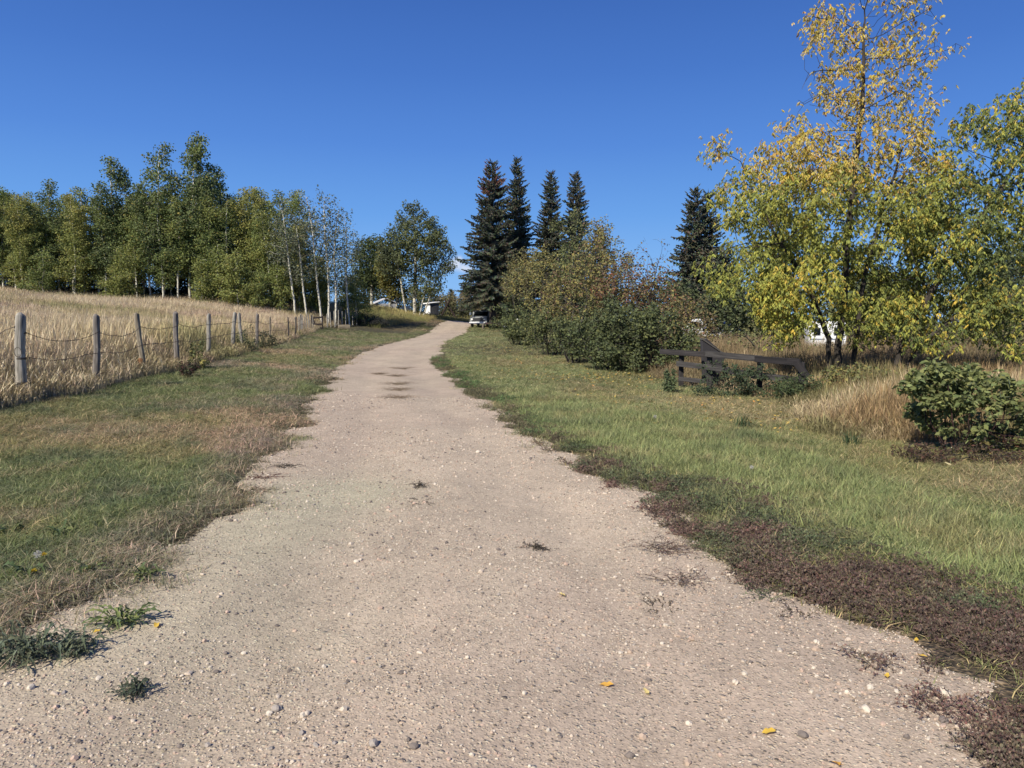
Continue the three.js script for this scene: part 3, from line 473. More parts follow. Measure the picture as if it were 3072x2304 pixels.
{
  const tones = [[AD, AG, AY], [AG, AL, AY], [AD, AG, AY], [AG, AL, AY], [AG, AL, AY], [AD, AG, AY], [AL, mix3(AL, AY, 0.35), AY]];
  for (let k = 0; k < 7; k++) aspenProto.push(makeAspen(200 + k, 11, [0.24, 0.32, 0.22, 0.36, 0.26, 0.30, 0.20][k], [1.7, 1.5, 1.8, 1.4, 1.65, 1.45, 1.7][k], 30, 0.7, tones[k]));
  const sapling = [makeAspen(221, 6, 0.12, 1.5, 36, 0.5, [AG, AL, AY]), makeAspen(222, 6, 0.1, 1.7, 36, 0.5, [AG, AG, AY]), makeAspen(223, 6, 0.15, 1.3, 36, 0.5, [AL, AG, AY])];
  const sparse = [makeAspen(231, 11, 0.4, 1.5, 9, 1.0, [C(0.12, 0.14, 0.07), C(0.17, 0.19, 0.12), AY]), makeAspen(232, 11, 0.42, 1.4, 6, 1.0, [C(0.12, 0.14, 0.07), C(0.17, 0.19, 0.12), AY])];
  const rng = RNG(240), put = (proto, x, d, h, label, group) => { const base = proto === sapling[0] || proto === sapling[1] || proto === sapling[2] ? 6 : 11; const o = proto.clone(); o.name = numbered(base === 6 ? 'aspen_sapling' : 'aspen_tree'); o.position.set(x, H(x, d) - 0.05, -d); o.rotation.y = rng() * 6.28; const s = h / base, w = Math.pow(s, 0.7); o.scale.set(w, s, w); o.userData = { label, category: 'tree' }; if (group) o.userData.group = group; scene.add(o); return o; };
  // skyline of the grove: picture from left to right along the field's far edge, x at 64 m -> tree height
  const sky = [[-50, 11], [-46, 10.5], [-42, 9.3], [-39, 10], [-35, 11], [-31, 11.2], [-28.5, 11.6], [-26, 12], [-23, 11.6], [-21, 11.4], [-19.5, 11], [-17.5, 10.2], [-16, 9.5]];
  const ORD = ['first', 'second', 'third', 'fourth', 'fifth', 'sixth', 'seventh', 'eighth', 'ninth', 'tenth', 'eleventh', 'twelfth', 'thirteenth', 'fourteenth', 'fifteenth', 'sixteenth', 'seventeenth', 'eighteenth', 'nineteenth', 'twentieth', 'twenty-first', 'twenty-second', 'twenty-third', 'twenty-fourth', 'twenty-fifth', 'twenty-sixth', 'twenty-seventh', 'twenty-eighth', 'twenty-ninth', 'thirtieth', 'thirty-first', 'thirty-second', 'thirty-third', 'thirty-fourth', 'thirty-fifth', 'thirty-sixth']; let nf = 0, nm = 0, nb = 0, ns = 0;
  const front = () => ORD[nf++] + ' aspen from the left in the front row of the grove', mid = () => ORD[nm++] + ' aspen from the left in the second row of the grove', back = () => ORD[nb++] + ' aspen from the left at the back of the grove';
  for (let x = -51; x < -17.2; x += rng.r(0.9, 1.5)) { const d = 63.2 + rng.r(-0.8, 1.6) + Math.max(0, -x - 40) * 0.18; put(aspenProto[Math.floor(rng() * 7)], x, d, lerpTable(sky, x)[0] * rng.r(0.72, 0.98), front(), 'aspens in the front row of the grove'); }
  for (let x = -53; x < -19; x += rng.r(1.2, 1.9)) put(aspenProto[Math.floor(rng() * 7)], x, 67 + rng.r(-1.2, 1.6), lerpTable(sky, x)[0] * rng.r(0.88, 1.05), mid(), 'aspens in the second row of the grove');
  for (let x = -58; x < -20; x += rng.r(1.6, 2.4)) put(aspenProto[Math.floor(rng() * 7)], x, 72 + rng.r(-1.5, 2.5), lerpTable(sky, x)[0] * rng.r(0.9, 1.04), back(), 'aspens at the back of the grove');
  let nk = 0; for (let x = -60; x < -19; x += rng.r(1.7, 2.4)) put(rng.pick(sapling), x, 75 + rng.r(-1, 4), rng.r(4.5, 7.5), ORD[nk++] + ' dense young aspen from the left in the shady back of the grove', 'young aspens at the back of the grove');
  put(aspenProto[2], -27.6, 63.5, 14.6, 'tall pointed dark aspen rising above the grove beside the highest twin-topped one', null);
  put(aspenProto[0], -29.9, 63.2, 14.2, 'tall dark aspen with a lopsided crown, left of the two highest in the grove', null);
  put(aspenProto[5], -26.6, 64.2, 15.4, 'highest aspen of the grove with a loose open crown', null);
  put(aspenProto[5], -34.1, 63.6, 12.9, 'narrow spire-topped aspen standing above the middle of the grove', null);
  put(aspenProto[2], -33.2, 64.8, 12.4, 'narrow dark aspen close behind the spire-topped one', null);
  put(aspenProto[5], -40.4, 64.5, 10.8, 'thin dark aspen poking above the yellowing crowns', null);
  put(aspenProto[6], -41.6, 63.0, 9.2, 'yellowing aspen with orange tinged leaves near the left edge of the grove', null);
  put(sparse[0], -46.5, 62.5, 11.2, 'thin-leaved aspen with bare twigs at the left edge of the view', null);
  for (const [x, d, h] of [[-39, 61.6, 4.6], [-32.2, 61.0, 5.0], [-25.6, 60.8, 4.6], [-22.6, 60.6, 5.4], [-21.0, 60.9, 4.0], [-24.2, 61.2, 6.0], [-19.4, 61.5, 5.2]]) put(rng.pick(sapling), x, d, h, ['first', 'second', 'third', 'fifth', 'sixth', 'fourth', 'seventh'][ns++] + ' bushy young aspen from the left at the foot of the grove', 'young aspens along the grove edge');
  // low dark undergrowth between the trunks
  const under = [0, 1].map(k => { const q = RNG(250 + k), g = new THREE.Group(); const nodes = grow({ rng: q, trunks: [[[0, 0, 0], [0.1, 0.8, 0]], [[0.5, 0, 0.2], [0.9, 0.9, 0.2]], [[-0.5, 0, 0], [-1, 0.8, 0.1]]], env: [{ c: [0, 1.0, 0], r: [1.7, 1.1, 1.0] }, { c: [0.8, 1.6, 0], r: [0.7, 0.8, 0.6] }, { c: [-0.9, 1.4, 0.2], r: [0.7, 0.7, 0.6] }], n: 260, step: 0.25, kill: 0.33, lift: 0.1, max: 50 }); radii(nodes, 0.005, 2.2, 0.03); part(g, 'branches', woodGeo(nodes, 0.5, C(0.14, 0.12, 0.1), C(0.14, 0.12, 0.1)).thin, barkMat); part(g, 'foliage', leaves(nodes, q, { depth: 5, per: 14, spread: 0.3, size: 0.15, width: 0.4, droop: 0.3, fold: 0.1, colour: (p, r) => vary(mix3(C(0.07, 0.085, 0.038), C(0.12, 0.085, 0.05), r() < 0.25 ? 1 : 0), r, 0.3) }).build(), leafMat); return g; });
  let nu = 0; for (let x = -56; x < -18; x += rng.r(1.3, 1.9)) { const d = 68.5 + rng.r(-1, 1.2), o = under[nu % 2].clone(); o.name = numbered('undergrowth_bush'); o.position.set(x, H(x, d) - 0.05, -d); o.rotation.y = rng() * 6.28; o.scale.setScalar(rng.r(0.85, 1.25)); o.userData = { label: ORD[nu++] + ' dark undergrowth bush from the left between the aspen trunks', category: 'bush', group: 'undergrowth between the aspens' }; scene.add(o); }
  // the pale, half-bare clump where the fence meets the grove
  put(sparse[0], -18.2, 61.5, 10.4, 'half-bare aspen with white trunk, left of the pale clump', null);
  put(sparse[1], -17.3, 61.8, 9.8, 'straight bare white-trunked aspen next to the field corner', null);
  put(sparse[1], -16.3, 62.6, 11.6, 'leaning white-barked aspen in the pale clump behind the fence end', null);
  put(sparse[0], -15.7, 62.9, 12.0, 'tallest sparse white aspen of the pale clump behind the fence end', null);
  put(sparse[1], -15.2, 63.2, 10.8, 'thin white aspen on the right of the pale clump', null);
  put(sparse[0], -14.3, 64.5, 10.2, 'sparse aspen with silvery twigs at the grove corner', null);
  put(sapling[1], -14.2, 66.5, 4.4, 'tangled grey-green sapling right of the pale clump', null);
  put(sapling[2], -16.9, 64.5, 5.2, 'green sapling between the white trunks of the pale clump', null);
}
// ---- poplars on the bank beyond the grove
{
  const mk = (seed, x, d, h, env, stems, label, tones, per = 34) => {
    const rng = RNG(seed), y0 = H(x, d), g = thing('poplar_tree', label, 'tree', [x, y0 - 0.05, -d]);
    const nodes = grow({ rng, trunks: stems, env, n: 900, step: 0.4, kill: 0.5, lift: 0.15, max: 70 }); radii(nodes, 0.01, 2.2, 0.17);
    const w = woodGeo(nodes, 0.03, C(0.62, 0.60, 0.54), C(0.30, 0.28, 0.23)); part(g, 'trunk', w.thick, aspenMat); part(g, 'branches', w.thin, aspenMat);
    const lg = leaves(nodes, rng, { depth: 4, per, spread: 0.55, size: 0.2, width: 0.42, droop: 0.3, fold: 0.12, colour: (p, r) => vary(mix3(tones[0], tones[1], sstep(0.4, 0.62, fbm(p.x * 0.5 + seed, p.y * 0.5 + p.z * 0.3, 2, seed))), r, 0.3) }); part(g, 'crown', lg.build(), leafMat);
  };
  const dk = [C(0.090, 0.110, 0.048), C(0.140, 0.160, 0.060)];
  mk(301, -10.6, 80, 12, [{ c: [0.2, 7.4, 0], r: [3.4, 4.0, 3] }, { c: [2.6, 6.2, 0.5], r: [2.2, 2.6, 2] }, { c: [-2.4, 6.5, 0], r: [2.0, 2.8, 2] }, { c: [-0.3, 10.3, 0], r: [1.7, 1.8, 1.6] }, { c: [1.4, 3.4, 0.5], r: [2.2, 1.4, 1.6] }], [[[0, 0, 0], [0.1, 3, 0], [0.2, 6, 0.1], [0.1, 9.5, 0]], [[0.6, 0, 0.3], [1.3, 3, 0.4], [2.0, 5, 0.3]], [[1.0, 0, 0.1], [2.0, 2.8, 0], [2.9, 5, 0.2]], [[-0.8, 0, 0.2], [-1.3, 3, 0.3], [-1.8, 6, 0]]], 'broad many-stemmed dark green poplar on the bank between grove and spruces', dk);
  mk(302, -13.6, 82, 8, [{ c: [0, 4.6, 0], r: [1.5, 3.0, 1.5] }, { c: [0.5, 2.4, 0], r: [1.6, 1.4, 1.3] }], [[[0, 0, 0], [0.1, 2, 0], [0, 5, 0]], [[0.7, 0, 0], [1.0, 2.4, 0], [1.1, 4, 0]]], 'smaller yellowing poplar beside the broad dark one on the bank', [C(0.105, 0.125, 0.030), C(0.20, 0.18, 0.04)]);
  mk(303, -16.0, 84, 9, [{ c: [0, 5, 0], r: [2.2, 3.2, 1.8] }], [[[0, 0, 0], [0.1, 3, 0], [0, 6, 0]]], 'green poplar behind the pale aspen clump', [C(0.060, 0.090, 0.030), C(0.08, 0.105, 0.03)]);
  mk(306, -19.5, 97, 6, [{ c: [0, 2.6, 0], r: [4.2, 2.6, 1.8] }], [[[0, 0, 0], [0.3, 2, 0]], [[1.5, 0, 0], [2, 2, 0]], [[-1.5, 0, 0], [-2, 2, 0]]], 'dense green thicket far behind the pale aspen clump', [C(0.10, 0.12, 0.05), C(0.13, 0.14, 0.055)], 30);
  mk(307, -13.0, 99, 6, [{ c: [0, 1.9, 0], r: [3.6, 1.9, 1.6] }], [[[0, 0, 0], [0.3, 1.6, 0]], [[1.5, 0, 0], [2, 1.6, 0]]], 'green thicket behind the broad poplar on the bank', [C(0.10, 0.12, 0.05), C(0.14, 0.14, 0.055)], 30);
  mk(304, -7.9, 99, 6, [{ c: [0, 1.6, 0], r: [3.4, 1.8, 1.6] }], [[[0, 0, 0], [0.3, 2, 0]], [[1.2, 0, 0], [1.6, 2, 0]]], 'low thicket tree behind the crossed poles', [C(0.15, 0.15, 0.065), C(0.24, 0.19, 0.09)], 26);
  mk(305, -2.0, 102, 6, [{ c: [0, 2.0, 0], r: [3.6, 2.2, 1.6] }], [[[0, 0, 0], [0.3, 2, 0]]], 'brownish thicket tree behind the old truck', [C(0.15, 0.14, 0.065), C(0.25, 0.19, 0.09)], 26);
}
// ---- spruces
function spruce(seed, x, d, h, R, label, top = null, low = 0.5) {
  const rng = RNG(seed), g = thing('spruce_tree', label, 'tree', [x, H(x, d) - 0.05, -d]), tr = new Geo(), nd = new Geo();
  tr.tube([V(0, 0, 0), V(0.03, h * 0.4, 0.02), V(0, h * 0.8, 0), V(0, h * 0.985, 0)], [R * 0.075 + 0.05, R * 0.055, R * 0.02, 0.015], 7, C(0.13, 0.105, 0.085), false);
  const twig = (b, dir, L, w, c) => { const s = V().crossVectors(dir, V(0, 1, 0)); if (s.lengthSq() < 1e-4) s.set(1, 0, 0); s.normalize(); const u = V().crossVectors(s, dir).normalize(); for (const q of [s, u]) { const a = nd.v(b.x - q.x * w * .35, b.y - q.y * w * .35, b.z - q.z * w * .35, c), e = nd.v(b.x + dir.x * L * .45 + q.x * w, b.y + dir.y * L * .45 + q.y * w, b.z + dir.z * L * .45 + q.z * w, c), f = nd.v(b.x + dir.x * L, b.y + dir.y * L, b.z + dir.z * L, c), k = nd.v(b.x + dir.x * L * .45 - q.x * w, b.y + dir.y * L * .45 - q.y * w, b.z + dir.z * L * .45 - q.z * w, c); nd.tri(a, e, f); nd.tri(a, f, k); } };
  for (let y0 = low; y0 < h - 0.2; y0 += rng.r(0.17, 0.27) * (h > 10 ? 1 : 0.8)) {
    const t = y0 / h, Lm = 1.12 * R * Math.pow(1 - t, 0.72) * (1 - 0.3 * Math.max(0, 0.14 - t) / 0.14) + 0.14, nb = Math.round(mix(10, 5, t));
    for (let k = 0; k < nb; k++) {
      const y = Math.min(h - 0.2, Math.max(0.2, y0 + rng.r(-0.25, 0.25))), a = k / nb * 6.283 + rng() * 1.3 + y0 * 7.4, L = Lm * rng.r(0.62, 1.12) * (0.80 + 0.4 * vnoise(a * 1.1 + seed, y * 0.6, seed)), out = V(Math.cos(a), 0, Math.sin(a)), rise = mix(-0.45, 0.55, Math.pow(t, 1.2)) + rng.r(-.28, .22), curl = rng.r(0.1, 0.3);
      const at = s => V(out.x * s, y + rise * s - 0.10 * s * s / Math.max(0.6, L) + curl * Math.pow(s / L, 3) * L, out.z * s);
      if (L > 0.8) tr.tube([at(0), at(L * 0.5), at(L * 0.9)], [0.022, 0.014, 0.006], 3, C(0.12, 0.10, 0.08), false);
      const c0 = vary(top && y > h * 0.78 && rng() < 0.5 ? top : rng() < 0.12 ? C(0.13, 0.125, 0.080) : C(0.092, 0.100, 0.064), rng, 0.32);
      for (let s = Math.min(0.25, L * .2); s < L; s += rng.r(0.10, 0.16)) {
        const p = at(s), l = Math.min(0.55, 0.18 + 0.35 * (L - s));
        for (const sg of [-1, 1]) { const dir = out.clone().multiplyScalar(rng.r(0.4, 0.9)).add(V(-out.z * sg, 0, out.x * sg).multiplyScalar(rng.r(0.5, 1.0))).add(V(0, rise * 0.5 + rng.r(-.75, .2), 0)).normalize(); twig(p, dir, l * rng.r(0.6, 1.15), 0.055, c0.map(q => q * rng.r(0.7, 1.3))); }
        twig(p, V(out.x * .3 + rng.r(-.6, .6), rng.r(-1.1, -0.3), out.z * .3 + rng.r(-.6, .6)).normalize(), l * rng.r(0.6, 1.0), 0.06, c0.map(q => q * rng.r(0.7, 1.2)));
      }
      twig(at(L * 0.85), out.clone().add(V(0, rise + 0.15, 0)).normalize(), 0.35, 0.05, c0);
    }
  }
  twig(V(0, h - 0.75, 0), V(0, 1, 0), 0.85, 0.05, C(0.05, 0.06, 0.035));
  part(g, 'trunk', tr.build(true), barkMat); part(g, 'crown', nd.build(), needleMat);
}
const CONE = C(0.21, 0.115, 0.075);
spruce(401, -1.9, 72, 16.1, 3.9, 'big dark spruce with a brown cone-laden top, nearest the end of the driveway', CONE, 3.2);
spruce(402, 0.5, 77, 17.6, 2.7, 'slim tall spruce directly right of the cone-topped one', null);
spruce(403, 3.9, 76, 16.0, 2.9, 'spruce with a ragged left side, third from the driveway', null);
spruce(404, 6.3, 74, 15.6, 2.6, 'blunt-topped greyish spruce, fourth from the driveway', C(0.09, 0.09, 0.07));
spruce(405, 14.2, 58, 11.5, 2.3, 'pointed spruce left of its twin behind the yellow tree', null);
spruce(406, 15.5, 59, 11.4, 2.2, 'pointed spruce right of its twin, nearest the yellow tree', null);
spruce(407, 8.1, 70, 9.6, 2.0, 'short spruce showing its tip above the red-leaved shrubs', null);
spruce(408, 13.2, 46, 5.6, 2.2, 'low dark spruce beneath the yellow tree\'s left branches', null, 0.3);
spruce(409, 15.8, 44, 6.2, 2.4, 'dark spruce half hidden behind the yellow tree', null, 0.3);
for (const [x, d, h, n] of [[-9.5, 150, 7.5, 0], [-7.2, 155, 6.5, 1], [-12.5, 152, 6.0, 2], [-3.6, 158, 7, 3]]) spruce(420 + n, x, d, h, 1.7, ['small far spruce seen above the outhouse', 'small far spruce above the crossed poles', 'far spruce partly behind the bank poplar', 'far spruce beside the big cone-topped one'][n]);

// ---- shrubs
function shrub(name, seed, x, d, label, { env, stems, n = 500, step = 0.14, kill = 0.2, per = 5, size = 0.09, width = 0.3, depth = 4, spread = 0.2, colour, bark = C(0.10, 0.085, 0.075), base = 0.045, keep, droop = 0.3, lift = 0.1, group, tip = 0.003, category = 'shrub' }) {
  const rng = RNG(seed), g = thing(name, label, category, [x, H(x, d) - 0.03, -d], 0, group), lumps = [];
  for (const e of env) for (let k = 0; k < 7; k++) { const q = randDir(rng), s = rng.r(0.22, 0.45); if (q.y < -0.4) q.y = -0.4; lumps.push({ c: [e.c[0] + q.x * e.r[0] * 0.95, Math.max(e.r[1] * s * 0.6, e.c[1] + q.y * e.r[1] * 0.95), e.c[2] + q.z * e.r[2] * 0.95], r: e.r.map(v => v * s), k: 2.2 }); }
  env = [...env.map(e => ({ ...e, r: e.r.map(v => v * 0.9), k: 0.7 })), ...lumps]; const kp0 = keep || (() => 1), fr = 0.5 / Math.max(0.25, spread); keep = p => kp0(p) * sstep(0.24, 0.50, fbm(p.x * fr + seed, p.y * fr + p.z * fr * 0.8, 2, seed + 5));
  const nodes = grow({ rng, trunks: stems, env, n, step, kill, lift, max: 70 }); radii(nodes, tip, 2.2, base);
  const w = woodGeo(nodes, 0.012, bark, bark); if (w.thick.index.count) part(g, 'trunk', w.thick, barkMat); part(g, 'branches', w.thin, barkMat);
  part(g, 'foliage', leaves(nodes, rng, { depth: depth + 1, per: Math.round(per * 3.8), spread: spread * 0.95, size, width, droop, fold: 0.15, colour, keep }).build(), leafMat); return g;
}
const stemsFan = (n, r, h, seed) => { const q = RNG(seed); return Array.from({ length: n }, (_, k) => { const a = k / n * 6.28 + q() * 0.8; return [[Math.cos(a) * r * 0.3, 0, Math.sin(a) * r * 0.3], [Math.cos(a) * r * 0.6, h * 0.5, Math.sin(a) * r * 0.6], [Math.cos(a) * r, h, Math.sin(a) * r]]; }); };
const GD = C(0.090, 0.112, 0.046), GM = C(0.140, 0.160, 0.058), YO = C(0.30, 0.265, 0.085), RB = C(0.20, 0.118, 0.080), OB = C(0.22, 0.178, 0.080), GB = C(0.19, 0.195, 0.078);
// colour of a chokecherry leaf: green below, turning yellow-brown and red in the upper parts
const turning = (seed, y0, y1, hot, cool) => (p, r) => { const t = sstep(y0, y1, p.y + 1.4 * (fbm(p.x * 0.9 + seed, p.y * 0.9 + p.z, 3, seed) - 0.5)); return vary(r() < t ? r.pick(hot) : r.pick(cool), r, 0.35); };
shrub('chokecherry_shrub', 501, 0.9, 41, 'olive-leaved shrub at the far end of the hedge, beside the spruce', { env: [{ c: [0, 2.4, 0], r: [1.7, 1.9, 1.6] }, { c: [-0.8, 1.2, 0.6], r: [1.2, 1.1, 1.2] }], stems: stemsFan(5, 0.6, 1.0, 1), step: 0.2, kill: 0.28, n: 600, size: 0.11, spread: 0.25, per: 6, colour: turning(1, 1.6, 3.0, [YO, GB, OB], [GD, GM]) });
shrub('chokecherry_shrub', 502, 1.9, 35, 'yellow-brown shrub with a rounded top left of the tall green one', { env: [{ c: [0, 2.9, 0], r: [1.8, 2.0, 1.6] }, { c: [-0.6, 1.2, 0.4], r: [1.5, 1.2, 1.3] }], stems: stemsFan(6, 0.7, 1.2, 2), step: 0.2, kill: 0.28, n: 700, size: 0.11, spread: 0.25, per: 6, colour: turning(2, 1.3, 2.4, [YO, YO, OB, GB], [GD, GM, GB]) });
shrub('chokecherry_shrub', 503, 3.3, 33.5, 'tallest leafy shrub of the hedge with a light green peak', { env: [{ c: [-0.3, 4.0, 0], r: [1.5, 2.1, 1.4] }, { c: [0.9, 3.6, 0.2], r: [1.3, 2.0, 1.3] }, { c: [0, 1.5, 0.3], r: [1.8, 1.3, 1.4] }], stems: stemsFan(6, 0.8, 1.6, 3), step: 0.2, kill: 0.28, n: 900, size: 0.11, spread: 0.25, per: 6, colour: (p, r) => p.x < 0.2 && p.y > 3.2 ? vary(r.pick([GM, GM, GB]), r, 0.3) : turning(3, 1.4, 2.6, [YO, OB, GB], [GD, GM])(p, r) });
shrub('chokecherry_shrub', 504, 3.0, 27.5, 'yellow and brown leaved shrub in the middle of the hedge', { env: [{ c: [-0.2, 2.9, 0], r: [1.4, 1.9, 1.3] }, { c: [0.7, 3.6, 0], r: [0.9, 1.3, 0.9] }, { c: [-0.9, 2.3, 0.3], r: [1.0, 1.1, 1.0] }], stems: [[[-0.9, 0, 0.4], [-0.9, 1.0, 0.3], [-0.7, 2, 0.1]], [[-0.5, 0, 0], [-0.5, 1, 0], [-0.2, 2.2, 0]], [[0.2, 0, 0], [0.3, 1.2, 0], [0.5, 2.4, 0]]], step: 0.18, kill: 0.25, n: 800, size: 0.10, spread: 0.22, per: 6, bark: C(0.16, 0.15, 0.14), base: 0.07, colour: turning(4, 0.9, 2.4, [YO, OB, YO, RB, GB], [GD, GM, GB]) });
shrub('chokecherry_shrub', 505, 4.3, 26.5, 'red and russet leaved shrub with bare twigs on top', { env: [{ c: [0, 2.6, 0], r: [1.5, 1.5, 1.3] }, { c: [0.9, 2.3, 0.2], r: [1.1, 1.2, 1.1] }, { c: [-0.6, 3.4, 0], r: [0.4, 1.0, 0.4] }, { c: [0.5, 3.9, 0], r: [0.9, 0.7, 0.6] }], stems: stemsFan(6, 0.7, 1.4, 5), step: 0.18, kill: 0.24, n: 850, size: 0.10, spread: 0.2, per: 5, keep: p => p.y > 3.6 ? 0.12 : p.y > 3.2 ? 0.4 : 1, colour: turning(5, 0.9, 2.2, [RB, OB, RB, C(0.22, 0.08, 0.04), YO], [GD, GM]) });
shrub('chokecherry_shrub', 506, 5.6, 25.5, 'low brown-leaved shrub between the hedge and the rail fence', { env: [{ c: [0, 1.3, 0], r: [1.3, 1.2, 1.2] }, { c: [0.8, 1.6, 0], r: [0.8, 0.8, 0.8] }], stems: stemsFan(5, 0.6, 0.8, 6), step: 0.16, kill: 0.22, n: 450, size: 0.09, spread: 0.2, per: 5, colour: turning(6, 0.2, 1.2, [OB, OB, RB, YO], [GB, GM]) });
shrub('leafy_bush', 507, 2.9, 23.4, 'dark green drooping bush at the front corner of the hedge', { env: [{ c: [0, 1.0, 0], r: [1.0, 1.0, 0.9] }, { c: [0.9, 1.1, 0.1], r: [0.9, 1.1, 0.8] }, { c: [0.4, 0.5, 0.4], r: [1.2, 0.55, 0.7] }], stems: stemsFan(6, 0.6, 0.7, 7), n: 700, size: 0.11, width: 0.3, per: 6, colour: (p, r) => vary(r.pick([GD, GM, GD]), r, 0.3) });
shrub('leafy_bush', 508, 4.5, 23.0, 'mid green rounded bush in front of the russet shrub', { env: [{ c: [0, 1.1, 0], r: [1.0, 1.1, 0.9] }, { c: [0.6, 0.6, 0.3], r: [0.8, 0.6, 0.7] }, { c: [-0.5, 0.5, 0.4], r: [0.9, 0.5, 0.6] }], stems: stemsFan(6, 0.5, 0.7, 8), n: 600, size: 0.11, width: 0.3, per: 6, colour: (p, r) => vary(r.pick([GD, GM, GM]), r, 0.3) });
shrub('leafy_bush', 509, 1.55, 30, 'green bush under the hedge behind the shaded lawn', { env: [{ c: [0, 1.1, 0], r: [1.2, 1.1, 1.0] }, { c: [0.9, 0.9, 0], r: [1.0, 0.9, 0.9] }], stems: stemsFan(5, 0.6, 0.7, 9), n: 500, size: 0.11, per: 6, colour: (p, r) => vary(r.pick([GD, GM, GM, GB]), r, 0.3) });
shrub('leafy_bush', 510, 0.2, 37.5, 'low dark bush at the lawn edge near the old truck', { env: [{ c: [0.3, 0.9, 0], r: [1.5, 0.9, 1.0] }], stems: stemsFan(5, 0.6, 0.5, 10), n: 420, size: 0.11, per: 6, colour: (p, r) => vary(r.pick([GD, GM, GM]), r, 0.3) });
shrub('leafy_bush', 523, 3.5, 29.5, 'dark bush filling the heart of the hedge behind the yellow one', { env: [{ c: [0, 1.5, 0], r: [1.4, 1.5, 1.0] }], stems: stemsFan(5, 0.6, 0.9, 31), step: 0.18, kill: 0.25, n: 500, size: 0.11, per: 6, colour: (p, r) => vary(r.pick([GD, GM, GB]), r, 0.3) });
shrub('leafy_bush', 524, 5.5, 29, 'dark bush behind the russet shrub with bare twigs', { env: [{ c: [0, 1.5, 0], r: [1.5, 1.5, 1.0] }], stems: stemsFan(5, 0.6, 0.9, 32), step: 0.18, kill: 0.25, n: 500, size: 0.11, per: 6, colour: (p, r) => vary(r.pick([GD, GM, OB]), r, 0.3) });
shrub('leafy_bush', 525, 2.2, 26.2, 'shaded bush beneath the yellow-brown shrub at the lawn edge', { env: [{ c: [0.2, 1.0, 0], r: [1.0, 0.9, 0.8] }], stems: stemsFan(5, 0.5, 0.6, 33), step: 0.16, kill: 0.22, n: 380, size: 0.11, per: 6, colour: (p, r) => vary(r.pick([GD, GD, GM]), r, 0.3) });
shrub('leafy_bush', 526, 3.75, 24.6, 'dark green bush between the two front bushes of the hedge', { env: [{ c: [0, 1.25, 0], r: [1.0, 1.25, 0.9] }], stems: stemsFan(5, 0.5, 0.6, 34), step: 0.16, kill: 0.22, n: 420, size: 0.11, per: 6, colour: (p, r) => vary(r.pick([GD, GM, GD]), r, 0.3) });
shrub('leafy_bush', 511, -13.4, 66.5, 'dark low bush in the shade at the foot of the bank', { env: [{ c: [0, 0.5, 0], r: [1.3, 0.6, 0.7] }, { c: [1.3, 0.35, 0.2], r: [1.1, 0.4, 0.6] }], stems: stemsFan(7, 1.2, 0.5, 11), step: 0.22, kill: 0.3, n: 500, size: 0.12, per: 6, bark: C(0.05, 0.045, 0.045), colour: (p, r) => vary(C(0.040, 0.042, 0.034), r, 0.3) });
shrub('weedy_bush', 512, 3.75, 17.3, 'narrow dark green weed standing before the rail fence\'s left end', { env: [{ c: [0, 0.32, 0], r: [0.17, 0.32, 0.17] }], stems: stemsFan(3, 0.07, 0.3, 12), step: 0.06, kill: 0.08, n: 160, size: 0.06, per: 5, spread: 0.06, base: 0.01, tip: 0.002, colour: (p, r) => vary(C(0.109, 0.145, 0.065), r, 0.3) });
shrub('weedy_bush', 513, 4.75, 16.2, 'leafy dark weed clump leaning on the middle of the rail fence', { env: [{ c: [0, 0.42, 0], r: [0.62, 0.5, 0.4] }, { c: [0.55, 0.4, 0], r: [0.45, 0.48, 0.35] }], stems: stemsFan(6, 0.3, 0.35, 13), step: 0.08, kill: 0.11, n: 420, size: 0.06, per: 5, spread: 0.09, base: 0.012, tip: 0.002, colour: (p, r) => vary(C(0.058, 0.084, 0.038), r, 0.3) });
shrub('weedy_bush', 514, 5.75, 15.2, 'low dark grassy clump in shade under the rail fence', { env: [{ c: [0, 0.24, 0], r: [0.8, 0.32, 0.45] }], stems: stemsFan(7, 0.4, 0.18, 14), step: 0.08, kill: 0.11, n: 420, size: 0.10, width: 0.12, per: 6, spread: 0.1, droop: -0.5, base: 0.01, tip: 0.002, colour: (p, r) => vary(C(0.080, 0.109, 0.041), r, 0.3) });
shrub('weedy_bush', 515, 7.3, 15.6, 'yellowish leafy undergrowth at the foot of the yellow tree', { env: [{ c: [0, 0.45, 0], r: [0.8, 0.4, 0.4] }], stems: stemsFan(7, 0.5, 0.35, 15), step: 0.09, kill: 0.12, n: 420, size: 0.08, per: 4, spread: 0.1, base: 0.01, tip: 0.002, colour: (p, r) => vary(r.pick([YO, GB, GM]), r, 0.3) });
shrub('weedy_bush', 516, -7.05, 15.9, 'small leafy shrub beside the orange-stained fence post', { env: [{ c: [0, 0.2, 0], r: [0.22, 0.22, 0.2] }], stems: stemsFan(4, 0.12, 0.16, 16), step: 0.06, kill: 0.08, n: 130, size: 0.05, per: 4, spread: 0.07, base: 0.008, tip: 0.002, colour: (p, r) => vary(r.pick([C(0.04, 0.05, 0.02), C(0.09, 0.04, 0.03)]), r, 0.3) });
shrub('weedy_bush', 517, -7.75, 18.0, 'yellow-green weed climbing the fourth fence post', { env: [{ c: [0, 0.4, 0], r: [0.2, 0.42, 0.2] }, { c: [0.1, 0.15, 0.1], r: [0.3, 0.15, 0.2] }], stems: stemsFan(4, 0.1, 0.3, 17), step: 0.07, kill: 0.09, n: 170, size: 0.06, per: 4, spread: 0.07, base: 0.008, tip: 0.002, colour: (p, r) => vary(r.pick([GM, GB, YO]), r, 0.3) });
